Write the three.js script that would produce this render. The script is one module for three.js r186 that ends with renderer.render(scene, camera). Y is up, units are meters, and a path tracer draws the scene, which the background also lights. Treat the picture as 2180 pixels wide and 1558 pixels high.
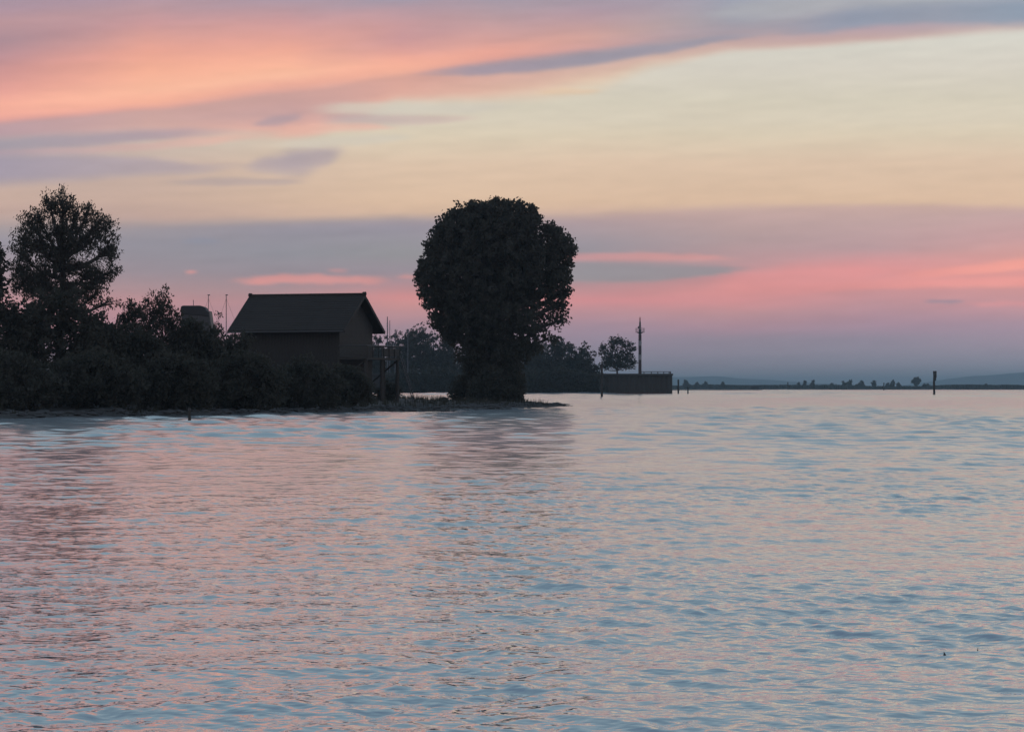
import * as THREE from 'three';
import { mergeGeometries } from 'three/addons/utils/BufferGeometryUtils.js';

// ───────────────────────── camera, sky, sun, exposure ─────────────────────────
const scene = new THREE.Scene();
const camera = new THREE.PerspectiveCamera(14, 2180 / 1558, 0.5, 60000);
camera.position.set(0, 1.7, 0);
camera.lookAt(0, 1.7, -100);
camera.setViewOffset(2180, 1558, 0, -47, 2180, 1558);

const renderer = new THREE.WebGLRenderer({ antialias: true });
renderer.toneMapping = THREE.LinearToneMapping;
renderer.toneMappingExposure = 1;
renderer.shadowMap.enabled = true;
renderer.setSize(1024, 731);

const FOG_DENSITY = 1.05e-4, FOG_COLOR = [0.68, 0.92, 1.0];

// small tools
function rng(seed) { let a = seed >>> 0; return () => { a = (a + 0x6D2B79F5) | 0; let t = Math.imul(a ^ (a >>> 15), 1 | a); t = (t + Math.imul(t ^ (t >>> 7), 61 | t)) ^ t; return ((t ^ (t >>> 14)) >>> 0) / 4294967296; }; }
const lerp = (a, b, t) => a + (b - a) * t, clamp = (x, a = 0, b = 1) => Math.min(b, Math.max(a, x));
const smooth = (a, b, x) => { const t = clamp((x - a) / (b - a)); return t * t * (3 - 2 * t); };
function hash2(i, j) { let h = Math.imul(i, 374761393) + Math.imul(j, 668265263); h = Math.imul(h ^ (h >>> 13), 1274126177); return ((h ^ (h >>> 16)) >>> 0) / 4294967296; }
function noise(x, y) { const i = Math.floor(x), j = Math.floor(y), u = x - i, v = y - j, a = u * u * (3 - 2 * u), b = v * v * (3 - 2 * v); return lerp(lerp(hash2(i, j), hash2(i + 1, j), a), lerp(hash2(i, j + 1), hash2(i + 1, j + 1), a), b) * 2 - 1; }
function fbm(x, y, n = 4) { let s = 0, a = 0.5; for (let k = 0; k < n; k++) { s += a * noise(x, y); x = x * 2.03 + 17.3; y = y * 2.03 + 5.1; a *= 0.5; } return s; }
function curve(pts) { return (x) => { if (x <= pts[0][0]) return pts[0][1]; for (let k = 1; k < pts.length; k++) if (x <= pts[k][0]) { const t = (x - pts[k - 1][0]) / (pts[k][0] - pts[k - 1][0]); return lerp(pts[k - 1][1], pts[k][1], t * t * (3 - 2 * t) * 0.5 + t * 0.5); } return pts[pts.length - 1][1]; }; }
const s2l = (c) => { c /= 255; return c <= 0.04045 ? c / 12.92 : Math.pow((c + 0.055) / 1.055, 2.4); };

// ── the evening sky: an angular chart. h runs to the right and falls along v downwards, both in 1/6344 radian;
//    the horizon lies at v = 826, straight ahead at h = 1090.
const UNIT = 6344;
function stops(list) { return (t) => { if (t <= list[0][0]) return list[0][1]; for (let k = 1; k < list.length; k++) if (t <= list[k][0]) { const f = (t - list[k - 1][0]) / (list[k][0] - list[k - 1][0]), A = list[k - 1][1], B = list[k][1]; return [lerp(A[0], B[0], f), lerp(A[1], B[1], f), lerp(A[2], B[2], f)]; } return list[list.length - 1][1]; }; }
const mixc = (A, B, f) => [lerp(A[0], B[0], f), lerp(A[1], B[1], f), lerp(A[2], B[2], f)];
const columns = (cols) => (h, t) => { if (h <= cols[0][0]) return cols[0][1](t); for (let k = 1; k < cols.length; k++) if (h <= cols[k][0]) return mixc(cols[k - 1][1](t), cols[k][1](t), (h - cols[k - 1][0]) / (cols[k][0] - cols[k - 1][0])); return cols[cols.length - 1][1](t); };

const clearAir = stops([[0, [206, 210, 206]], [80, [218, 218, 206]], [150, [216, 212, 197]], [220, [213, 204, 180]], [290, [216, 200, 171]], [350, [216, 190, 162]], [430, [213, 183, 155]], [500, [200, 168, 152]]]);
// lower cloud bank: rows by v
const bank = columns([
  [0, stops([[450, [186, 165, 152]], [520, [148, 141, 153]], [580, [158, 139, 150]], [640, [187, 140, 147]], [700, [180, 136, 146]], [740, [150, 133, 148]], [800, [124, 130, 148]]])],
  [600, stops([[450, [175, 155, 150]], [490, [146, 140, 151]], [540, [143, 140, 151]], [580, [150, 138, 150]], [640, [186, 140, 146]], [700, [167, 138, 150]], [740, [148, 134, 150]], [800, [122, 130, 148]]])],
  [850, stops([[450, [175, 155, 150]], [485, [149, 142, 154]], [540, [147, 144, 150]], [580, [152, 138, 151]], [612, [188, 140, 149]], [632, [215, 142, 145]], [648, [203, 144, 145]], [700, [160, 138, 150]], [740, [146, 134, 150]], [800, [122, 130, 148]]])],
  [1260, stops([[450, [192, 163, 151]], [475, [170, 149, 152]], [520, [155, 145, 155]], [585, [152, 143, 152]], [608, [188, 142, 150]], [638, [214, 142, 148]], [660, [190, 142, 150]], [690, [164, 140, 155]], [720, [145, 135, 154]], [745, [134, 132, 152]], [800, [122, 130, 148]]])],
  [1560, stops([[440, [198, 169, 156]], [460, [189, 160, 155]], [510, [175, 150, 152]], [560, [185, 146, 152]], [590, [203, 142, 148]], [620, [220, 142, 145]], [645, [210, 144, 148]], [668, [184, 142, 148]], [700, [164, 138, 152]], [722, [140, 135, 152]], [765, [126, 131, 150]], [810, [127, 135, 152]]])],
  [1860, stops([[440, [197, 166, 156]], [480, [190, 160, 158]], [530, [186, 152, 157]], [555, [213, 150, 154]], [580, [228, 150, 152]], [612, [214, 146, 152]], [650, [190, 145, 155]], [690, [165, 140, 157]], [722, [141, 138, 157]], [765, [130, 138, 158]], [810, [126, 138, 156]]])],
  [2180, stops([[445, [203, 171, 156]], [462, [193, 161, 158]], [510, [199, 155, 156]], [545, [214, 155, 152]], [585, [226, 151, 151]], [625, [212, 150, 155]], [660, [194, 149, 159]], [690, [166, 145, 161]], [722, [150, 142, 160]], [765, [132, 140, 160]], [810, [116, 139, 160]]])],
]);
const bankTop = curve([[-600, 455], [0, 474], [200, 481], [330, 478], [600, 470], [850, 461], [1260, 452], [1560, 440], [1860, 437], [2180, 446], [2800, 430]]);
const bankSoft = curve([[0, 26], [600, 13], [850, 14], [1260, 16], [1560, 9], [2180, 7]]);
// upper deck: rows by height above its lower rim
const rim = curve([[-1200, 420], [0, 268], [160, 252], [320, 235], [620, 198], [850, 165], [1050, 135], [1260, 113], [1560, 70], [1860, 30], [2180, 12], [3200, -120]]);
const deck = columns([
  [-900, stops([[0, [200, 155, 150]], [60, [190, 148, 150]], [165, [165, 142, 152]], [268, [165, 150, 165]]])],
  [0, stops([[0, [224, 160, 146]], [14, [243, 170, 147]], [35, [246, 174, 148]], [65, [227, 159, 145]], [105, [208, 151, 146]], [135, [190, 146, 150]], [165, [174, 143, 151]], [205, [190, 152, 155]], [235, [175, 148, 160]], [268, [166, 149, 163]]])],
  [320, stops([[0, [228, 166, 147]], [12, [248, 178, 148]], [35, [252, 188, 155]], [75, [248, 180, 150]], [115, [239, 170, 149]], [145, [222, 163, 151]], [175, [206, 156, 155]], [210, [190, 155, 160]], [235, [181, 155, 167]]])],
  [620, stops([[0, [222, 166, 150]], [14, [240, 175, 152]], [33, [252, 192, 160]], [50, [252, 187, 156]], [88, [241, 173, 151]], [118, [225, 165, 155]], [148, [206, 158, 158]], [178, [186, 155, 162]], [198, [173, 155, 169]]])],
  [850, stops([[0, [225, 170, 152]], [9, [245, 180, 155]], [20, [250, 182, 155]], [35, [247, 178, 155]], [55, [223, 163, 153]], [75, [207, 156, 155]], [105, [205, 158, 158]], [140, [190, 158, 165]], [165, [162, 155, 171]]])],
  [1050, stops([[0, [205, 160, 155]], [10, [234, 168, 152]], [25, [237, 170, 152]], [45, [215, 163, 155]], [80, [197, 160, 160]], [135, [166, 155, 168]]])],
  [1260, stops([[0, [186, 158, 160]], [10, [207, 161, 155]], [33, [210, 165, 155]], [58, [195, 160, 160]], [85, [179, 155, 165]], [113, [168, 156, 169]]])],
  [1560, stops([[0, [168, 158, 166]], [20, [163, 162, 172]], [40, [161, 164, 176]], [70, [160, 165, 180]]])],
  [1860, stops([[0, [164, 167, 176]], [30, [172, 175, 180]]])],
  [2180, stops([[0, [166, 173, 182]], [14, [190, 195, 196]]])],
]);
// what lies between the deck's rim and the clear air
const fringeEnd = curve([[-600, 330], [0, 305], [320, 287], [520, 288], [640, 292], [760, 250], [850, 214], [1000, 212], [1130, 206], [1260, 190], [1400, 142], [1560, 114], [1860, 97], [2180, 78], [2900, 40]]);
const fringeSoft = curve([[0, 14], [640, 20], [850, 14], [1260, 26], [1560, 9], [2180, 9]]);
const fringe = columns([
  [0, stops([[0, [188, 153, 151]], [1, [178, 150, 153]]])],
  [320, stops([[0, [203, 161, 150]], [0.5, [206, 164, 151]], [1, [206, 166, 152]]])],
  [620, stops([[0, [206, 161, 150]], [0.5, [199, 159, 151]], [0.8, [224, 172, 153]], [1, [224, 176, 156]]])],
  [850, stops([[0, [218, 166, 151]], [0.5, [222, 169, 151]], [1, [226, 178, 157]]])],
  [1000, stops([[0, [206, 162, 153]], [1, [228, 182, 158]]])],
  [1260, stops([[0, [200, 165, 160]], [0.5, [217, 184, 167]], [1, [229, 203, 172]]])],
  [1560, stops([[0, [172, 158, 164]], [0.5, [194, 166, 162]], [1, [214, 186, 172]]])],
  [1860, stops([[0, [160, 160, 172]], [0.6, [184, 162, 168]], [1, [206, 176, 166]]])],
  [2180, stops([[0, [158, 164, 177]], [0.7, [178, 170, 176]], [1, [200, 184, 176]]])],
]);
// single streaks: spine (h, v, half thickness), colour, strength, softness of the upper and the lower rim
const streaks = [
  { p: [[840, 163, 2], [1000, 153, 10], [1120, 143, 13], [1260, 128, 13], [1400, 108, 10], [1560, 84, 6], [1680, 70, 2]], c: [[860, [170, 151, 160]], [1260, [154, 150, 162]], [1560, [162, 157, 168]]], a: 0.95, up: 1.1, dn: 0.6 },
  { p: [[1560, 82, 4], [1700, 66, 14], [1820, 50, 18], [1950, 40, 18], [2060, 42, 22], [2180, 40, 22], [2700, 20, 30]], c: [[1560, [160, 160, 172]], [1820, [145, 155, 172]], [1990, [152, 160, 174]], [2180, [141, 157, 174]]], a: 0.9, up: 1.1, dn: 0.7, n: 7 },
  { p: [[1480, 40, 4], [1600, 28, 16], [1700, 24, 16], [1820, 8, 8]], c: [[0, [176, 177, 181]]], a: 0.7, up: 1.4, dn: 1.4, n: 6 },
  { p: [[-500, 352, 16], [0, 318, 12], [160, 308, 13], [320, 293, 10], [430, 286, 8], [540, 280, 2]], c: [[0, [156, 147, 155]], [300, [170, 150, 154]], [480, [186, 156, 154]]], a: 0.85, up: 1.2, dn: 1 },
  { p: [[530, 270, 2], [590, 260, 9], [650, 250, 4]], c: [[0, [172, 150, 153]]], a: 0.7, up: 1.3, dn: 1.3 },
  { p: [[650, 258, 2], [700, 254, 11], [790, 255, 12], [900, 256, 9], [1040, 252, 3]], c: [[650, [180, 157, 156]], [1000, [208, 184, 167]]], a: 0.75, up: 1.2, dn: 1.2 },
  { p: [[560, 296, 2], [640, 280, 9], [760, 272, 8], [860, 274, 2]], c: [[0, [230, 178, 156]]], a: 0.7, up: 0.9, dn: 0.9 },
  { p: [[-200, 345, 6], [0, 334, 5], [150, 328, 6], [300, 318, 8], [420, 305, 9], [520, 296, 5], [600, 290, 1]], c: [[0, [184, 156, 158]], [320, [206, 170, 157]], [480, [224, 178, 158]]], a: 0.8, up: 1, dn: 1 },
  { p: [[-500, 385, 30], [0, 366, 30], [180, 361, 24], [300, 358, 17], [420, 362, 10], [560, 352, 3]], c: [[0, [157, 147, 160]], [420, [180, 162, 160]]], a: 0.9, up: 0.9, dn: 0.9 },
  { p: [[500, 362, 3], [580, 352, 15], [640, 345, 25], [690, 335, 17], [745, 320, 4]], c: [[500, [182, 164, 160]], [620, [163, 150, 158]], [745, [174, 158, 158]]], a: 0.75, up: 1.2, dn: 1.4, n: 6 },
  { p: [[330, 392, 3], [470, 389, 8], [600, 390, 6], [670, 389, 2]], c: [[0, [174, 157, 154]]], a: 0.6, up: 0.8, dn: 0.8 },
  { p: [[640, 236, 8], [800, 232, 12], [1000, 232, 10], [1120, 225, 4]], c: [[0, [211, 201, 181]]], a: 0.8, up: 0.9, dn: 0.9 },
  { p: [[560, 312, 4], [640, 308, 9], [760, 300, 10], [900, 292, 4]], c: [[0, [210, 199, 178]]], a: 0.7, up: 1, dn: 1 },
  { p: [[1130, 200, 2], [1200, 196, 6], [1290, 198, 2]], c: [[0, [226, 196, 162]]], a: 0.7, up: 1, dn: 1 },
  // in the bank
  { p: [[470, 601, 2], [520, 599, 7], [580, 596, 9], [660, 594, 10], [720, 597, 8], [800, 597, 6], [850, 595, 1]], c: [[0, [236, 150, 147]], [850, [212, 146, 147]]], a: 0.9, up: 0.6, dn: 0.35, n: 5 },
  { p: [[690, 578, 1], [715, 577, 4], [750, 579, 1]], c: [[0, [205, 146, 149]]], a: 0.7, up: 0.8, dn: 0.8 },
  { p: [[840, 591, 1], [860, 590, 4], [885, 590, 3], [920, 592, 1]], c: [[0, [214, 148, 148]]], a: 0.8, up: 0.7, dn: 0.6 },
  { p: [[394, 581, 0.5], [407, 581, 3], [420, 580, 0.5]], c: [[0, [236, 152, 148]]], a: 0.8, up: 0.8, dn: 0.8 },
  { p: [[380, 516, 2], [430, 514, 6], [480, 517, 2]], c: [[0, [138, 140, 158]]], a: 0.6, up: 1, dn: 1 },
  { p: [[1080, 552, 3], [1240, 548, 8], [1350, 547, 9], [1480, 549, 7], [1600, 554, 2]], c: [[1240, [198, 147, 152]], [1400, [206, 149, 150]]], a: 0.95, up: 0.45, dn: 0.8 },
  { p: [[1080, 582, 12], [1240, 582, 17], [1380, 582, 17], [1500, 578, 10], [1620, 572, 2]], c: [[0, [150, 142, 151]]], a: 0.9, up: 0.7, dn: 0.35 },
  { p: [[1480, 606, 3], [1600, 600, 18], [1700, 594, 26], [1800, 586, 20], [1900, 580, 6]], c: [[0, [226, 146, 148]]], a: 0.7, up: 1, dn: 0.9 },
  { p: [[1600, 622, 4], [1760, 612, 9], [1900, 606, 10], [2050, 604, 10], [2180, 603, 11], [2500, 590, 8]], c: [[1700, [224, 145, 148]], [2100, [241, 155, 151]]], a: 0.85, up: 0.9, dn: 0.6 },
  { p: [[1840, 598, 2], [1940, 588, 6], [2060, 577, 10], [2180, 566, 11], [2500, 548, 10]], c: [[1840, [232, 150, 150]], [2150, [247, 161, 150]]], a: 0.9, up: 0.9, dn: 0.6 },
  { p: [[1955, 640, 0.5], [1985, 642, 3.5], [2015, 644, 4], [2050, 644, 1]], c: [[0, [148, 136, 157]]], a: 0.85, up: 0.6, dn: 0.6 },
  { p: [[2035, 649, 1], [2090, 650, 3], [2130, 647, 5], [2180, 649, 5], [2300, 650, 3]], c: [[0, [226, 152, 155]]], a: 0.6, up: 0.9, dn: 0.9 },
].map((s) => ({ lo: s.p[0][0], hi: s.p[s.p.length - 1][0], v: curve(s.p.map((q) => [q[0], q[1]])), w: curve(s.p.map((q) => [q[0], q[2]])), col: stops(s.c), a: s.a, up: s.up, dn: s.dn, n: s.n ?? 2.5 }));

function westSky(h, v) {
  // slow drift of every rim, so that no edge is ruler straight
  const dv = 5 * fbm(h / 260, v / 60, 3) + 2.2 * fbm(h / 70 + 9, v / 16, 3);
  const y = v + dv;
  let c = clearAir(y); const dim = lerp(0.905, 1, smooth(150, 900, h)); c = [c[0] * dim, c[1] * dim, c[2] * lerp(0.97, 1, smooth(150, 900, h))];
  const C = rim(h), F = fringeEnd(h);
  const below = smooth(F + fringeSoft(h), F - fringeSoft(h), y);
  if (below > 0) c = mixc(c, fringe(h, clamp((y - C) / Math.max(8, F - C))), below);
  const inDeck = smooth(C + 9, C - 5, y);
  if (inDeck > 0) c = mixc(c, deck(h, Math.max(0, C - y)), inDeck);
  const bt = bankTop(h), bs = bankSoft(h), inBank = smooth(bt - bs, bt + bs, y);
  if (inBank > 0) c = mixc(c, bank(h, v + dv * 0.5), inBank);
  for (const s of streaks) {
    if (h < s.lo || h > s.hi) continue;
    const w = s.w(h), e = (v - s.v(h) + s.n * fbm(h / 40 + s.lo, v / 9, 3)) / Math.max(0.5, w);
    if (Math.abs(e) > 1.9) continue;
    const soft = e < 0 ? s.up : s.dn, m = 1 - smooth(1 - 0.6 * soft, 1 + 0.75 * soft, Math.abs(e));
    const ends = smooth(s.lo, s.lo + (s.hi - s.lo) * 0.22, h) * smooth(s.hi, s.hi - (s.hi - s.lo) * 0.18, h);
    c = mixc(c, s.col(h), m * s.a * ends);
  }
  const g = 1 + 0.03 * fbm(h / 150 + 3, (v + h * 0.04) / 12 + 7, 4) + 0.018 * fbm(h / 40 + 5, (v + h * 0.06) / 6, 3);
  return [c[0] * g, c[1] * g, c[2] * g];
}
// the sky beyond the haze, a little stronger than what comes through it
const through = stops([[0, [1.02, 1.0, 1.0]], [150, [1.05, 1.02, 1.03]], [260, [1.1, 1.12, 1.2]], [430, [1.19, 1.17, 1.17]], [620, [1.19, 1.19, 1.06]], [700, [1.46, 1.24, 1.17]], [760, [1.9, 1.43, 1.27]], [826, [2.3, 1.58, 1.36]]]);
// the rest of the dome, by height in degrees: pale air above the clouds, blue overhead, mauve dusk opposite the sunset, brightened to fill the camera-side fronts
const high = stops([[0, [158, 162, 178]], [7, [166, 164, 178]], [9, [170, 176, 188]], [11, [166, 184, 193]], [16, [150, 177, 190]], [24, [134, 163, 180]], [40, [108, 137, 166]], [90, [86, 116, 150]]]);
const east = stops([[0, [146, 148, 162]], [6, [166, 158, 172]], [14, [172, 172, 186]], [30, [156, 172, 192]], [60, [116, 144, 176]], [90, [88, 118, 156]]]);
function skyTexture(W, H) {
  const data = new Float32Array(W * H * 4);
  for (let j = 0; j < H; j++) {
    const el = ((j + 0.5) / H - 0.5) * Math.PI, deg = el * 180 / Math.PI, v = 826 - el * UNIT;
    for (let i = 0; i < W; i++) {
      let az = ((i + 0.5) / W - 0.25) * 2 * Math.PI; if (az > Math.PI) az -= 2 * Math.PI;
      let c;
      if (deg < -0.6) c = [122, 128, 144];
      else {
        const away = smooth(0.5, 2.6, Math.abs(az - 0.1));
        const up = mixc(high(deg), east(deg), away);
        if (deg < 11.5 && away < 1) {
          const h = 1090 + az * UNIT, hw = clamp(h, -1500, 3700);
          const near = westSky(hw + (h - hw) * 0.25, Math.min(v, 826));
          const keep = (1 - smooth(-120, -420, v)) * (1 - smooth(0.45, 1.5, Math.abs(az - 0.1)));
          c = mixc(up, near, keep);
        } else c = up;
        if (deg > 7 && deg < 22) { // lit cloud tier added above the view to warm the water, peach to the left, cream to the right
          const streak = 0.5 + 0.9 * fbm(az * 7 + 4 + deg * 0.35, deg / 1.1 + az * 3, 4), lit = mixc([254, 174, 134], [236, 202, 170], smooth(-0.12, 0.1, az));
          const tier = smooth(7.5, 8.1, deg) * smooth(10.8, 8.8, deg);
          c = mixc(c, lit, clamp(tier * (0.45 + 0.55 * smooth(0.15, 0.75, streak)) * 0.92 * (1 - smooth(0.3, 1.3, Math.abs(az)))));
        }
      }
      const o = (j * W + i) * 4, th = through(v); data[o] = s2l(clamp(c[0], 0, 255)) * th[0]; data[o + 1] = s2l(clamp(c[1], 0, 255)) * th[1]; data[o + 2] = s2l(clamp(c[2], 0, 255)) * th[2]; data[o + 3] = 1;
    }
  }
  const t = new THREE.DataTexture(data, W, H, THREE.RGBAFormat, THREE.FloatType);
  t.mapping = THREE.EquirectangularReflectionMapping; t.magFilter = THREE.LinearFilter; t.needsUpdate = true;
  return t;
}
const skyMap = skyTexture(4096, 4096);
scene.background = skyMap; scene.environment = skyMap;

// the sun is already down behind the land to the right; what is left of it is a weak, wide, warm glow
const sun = new THREE.DirectionalLight(new THREE.Color(1.0, 0.62, 0.48), 0.12);
sun.position.set(900, 45, -1000); sun.target.position.set(0, 0, -250);
sun.castShadow = true; sun.shadow.radius = 24;
Object.assign(sun.shadow.camera, { left: -400, right: 400, top: 200, bottom: -200, near: 1, far: 4000 });
sun.shadow.mapSize.set(2048, 2048);
scene.add(sun, sun.target);

scene.fog = new THREE.FogExp2(new THREE.Color().setRGB(...FOG_COLOR), FOG_DENSITY);

// ───────────────────────── helpers for things ─────────────────────────
const taken = new Map();
function numbered(name) { const n = taken.get(name) ?? 0; taken.set(name, n + 1); return n ? `${name}_${String(n).padStart(3, '0')}` : name; }
function mesh(name, geometry, material, parent) { const m = new THREE.Mesh(geometry, material); m.name = name; m.castShadow = m.receiveShadow = true; if (parent) parent.add(m); return m; }
function thing(name, label, category, [x, y, z], turn = 0, group) {
  const o = new THREE.Group(); o.name = numbered(name); o.position.set(x, y, z); o.rotation.y = turn;
  o.userData = { label, category }; if (group) o.userData.group = group; scene.add(o); return o;
}
function single(name, geometry, material, label, category, [x, y, z], turn = 0, group) {
  const o = mesh(numbered(name), geometry, material); o.position.set(x, y, z); o.rotation.y = turn;
  o.userData = { label, category }; if (group) o.userData.group = group; scene.add(o); return o;
}
function structure(name, geometry, material) { const o = mesh(numbered(name), geometry, material); o.userData = { kind: 'structure' }; scene.add(o); return o; }
function box(w, h, d, x = 0, y = 0, z = 0) { const g = new THREE.BoxGeometry(w, h, d); g.translate(x, y, z); return g; }
const V = (x, y, z) => new THREE.Vector3(x, y, z);
// a tapered, slightly bent rod through points; r0 -> r1
function rod(points, r0, r1, sides = 7) {
  const n = points.length, pos = [], idx = [], up = V(0.31, 0.12, 0.94);
  for (let k = 0; k < n; k++) {
    const t = points[Math.min(n - 1, k + 1)].clone().sub(points[Math.max(0, k - 1)]).normalize();
    const a = new THREE.Vector3().crossVectors(t, Math.abs(t.dot(up)) > 0.9 ? V(1, 0, 0) : up).normalize(), b = new THREE.Vector3().crossVectors(t, a);
    const r = lerp(r0, r1, k / (n - 1));
    for (let s = 0; s < sides; s++) { const q = s / sides * Math.PI * 2, c = Math.cos(q) * r, d = Math.sin(q) * r; pos.push(points[k].x + a.x * c + b.x * d, points[k].y + a.y * c + b.y * d, points[k].z + a.z * c + b.z * d); }
  }
  for (let k = 0; k < n - 1; k++) for (let s = 0; s < sides; s++) { const a = k * sides + s, b = k * sides + (s + 1) % sides, c = a + sides, d = b + sides; idx.push(a, b, c, b, d, c); }
  for (let s = 1; s < sides - 1; s++) { idx.push(0, s + 1, s); const e = (n - 1) * sides; idx.push(e, e + s, e + s + 1); }
  const g = new THREE.BufferGeometry(); g.setAttribute('position', new THREE.Float32BufferAttribute(pos, 3)); g.setIndex(idx); g.computeVertexNormals(); return g;
}
const bar = (a, b, r, sides = 6) => rod([V(...a), V(...b)], r, r, sides);
function merged(list) { return mergeGeometries(list.map((g) => { const q = g.index ? g.toNonIndexed() : g; for (const k of Object.keys(q.attributes)) if (k !== 'position' && k !== 'normal') q.deleteAttribute(k); return q; })); }
// grain texture: patches and specks round a colour (linear)
function grainMap(seed, rgb, spread, size = 256, sx = 12, sy = 12) {
  const d = new Uint8Array(size * size * 4), r = rng(seed);
  for (let j = 0; j < size; j++) for (let i = 0; i < size; i++) {
    const n = fbm(i / size * sx + seed, j / size * sy, 4) * 1.3 + (r() - 0.5) * 0.5, k = 1 + spread * n, o = (j * size + i) * 4;
    for (let c = 0; c < 3; c++) { const l = clamp(rgb[c] * k); d[o + c] = 255 * (l <= 0.0031308 ? 12.92 * l : 1.055 * Math.pow(l, 1 / 2.4) - 0.055); } d[o + 3] = 255;
  }
  const t = new THREE.DataTexture(d, size, size); t.wrapS = t.wrapT = THREE.RepeatWrapping; t.magFilter = THREE.LinearFilter; t.colorSpace = THREE.SRGBColorSpace; t.needsUpdate = true; return t;
}
const plain = (r, g, b, rough = 0.9, extra = {}) => new THREE.MeshStandardMaterial({ color: new THREE.Color().setRGB(r, g, b), roughness: rough, ...extra });
const grained = (seed, rgb, spread, rough = 0.9, rep = 1, extra = {}) => { const t = grainMap(seed, rgb, spread, 256, extra.sx ?? 12, extra.sy ?? 12); t.repeat.set(rep, rep); return new THREE.MeshStandardMaterial({ map: t, roughness: rough }); };
const leafy = (r, g, b) => new THREE.MeshPhysicalMaterial({ color: new THREE.Color().setRGB(r, g, b), roughness: 1, transmission: 0.45, thickness: 0, ior: 1.2, specularIntensity: 0.3, side: THREE.DoubleSide });
const M = {
  leafDark: leafy(0.075, 0.071, 0.054), leafAiry: leafy(0.075, 0.071, 0.054), leafFar: leafy(0.075, 0.071, 0.054), shrub: leafy(0.075, 0.071, 0.054),
  bark: grained(3, [0.075, 0.065, 0.055], 0.5), barkPale: grained(5, [0.1, 0.09, 0.08], 0.5),
  timber: grained(7, [0.04, 0.034, 0.027], 0.4), wallWood: grained(8, [0.034, 0.029, 0.024], 0.35), panel: grained(9, [0.042, 0.037, 0.031], 0.25),
  tile: grained(10, [0.032, 0.023, 0.016], 0.4), pile: grained(12, [0.045, 0.037, 0.03], 0.5), steel: plain(0.06, 0.056, 0.052, 0.6),
  concrete: grained(13, [0.05, 0.043, 0.035], 0.3), sheetPile: grained(14, [0.045, 0.036, 0.028], 0.35), redPaint: plain(0.06, 0.03, 0.028, 0.6), whitePaint: plain(0.3, 0.29, 0.28, 0.6),
  lampRed: plain(0.25, 0.03, 0.03, 0.35), canvas: plain(0.05, 0.047, 0.045, 0.8), hull: plain(0.08, 0.076, 0.072, 0.5), mast: plain(0.1, 0.1, 0.11, 0.5),
  stone: grained(15, [0.05, 0.045, 0.04], 0.4), driftwood: plain(0.06, 0.05, 0.045, 0.8), hill: plain(0.045, 0.055, 0.06, 1), reed: leafy(0.06, 0.058, 0.044),
};

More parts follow.
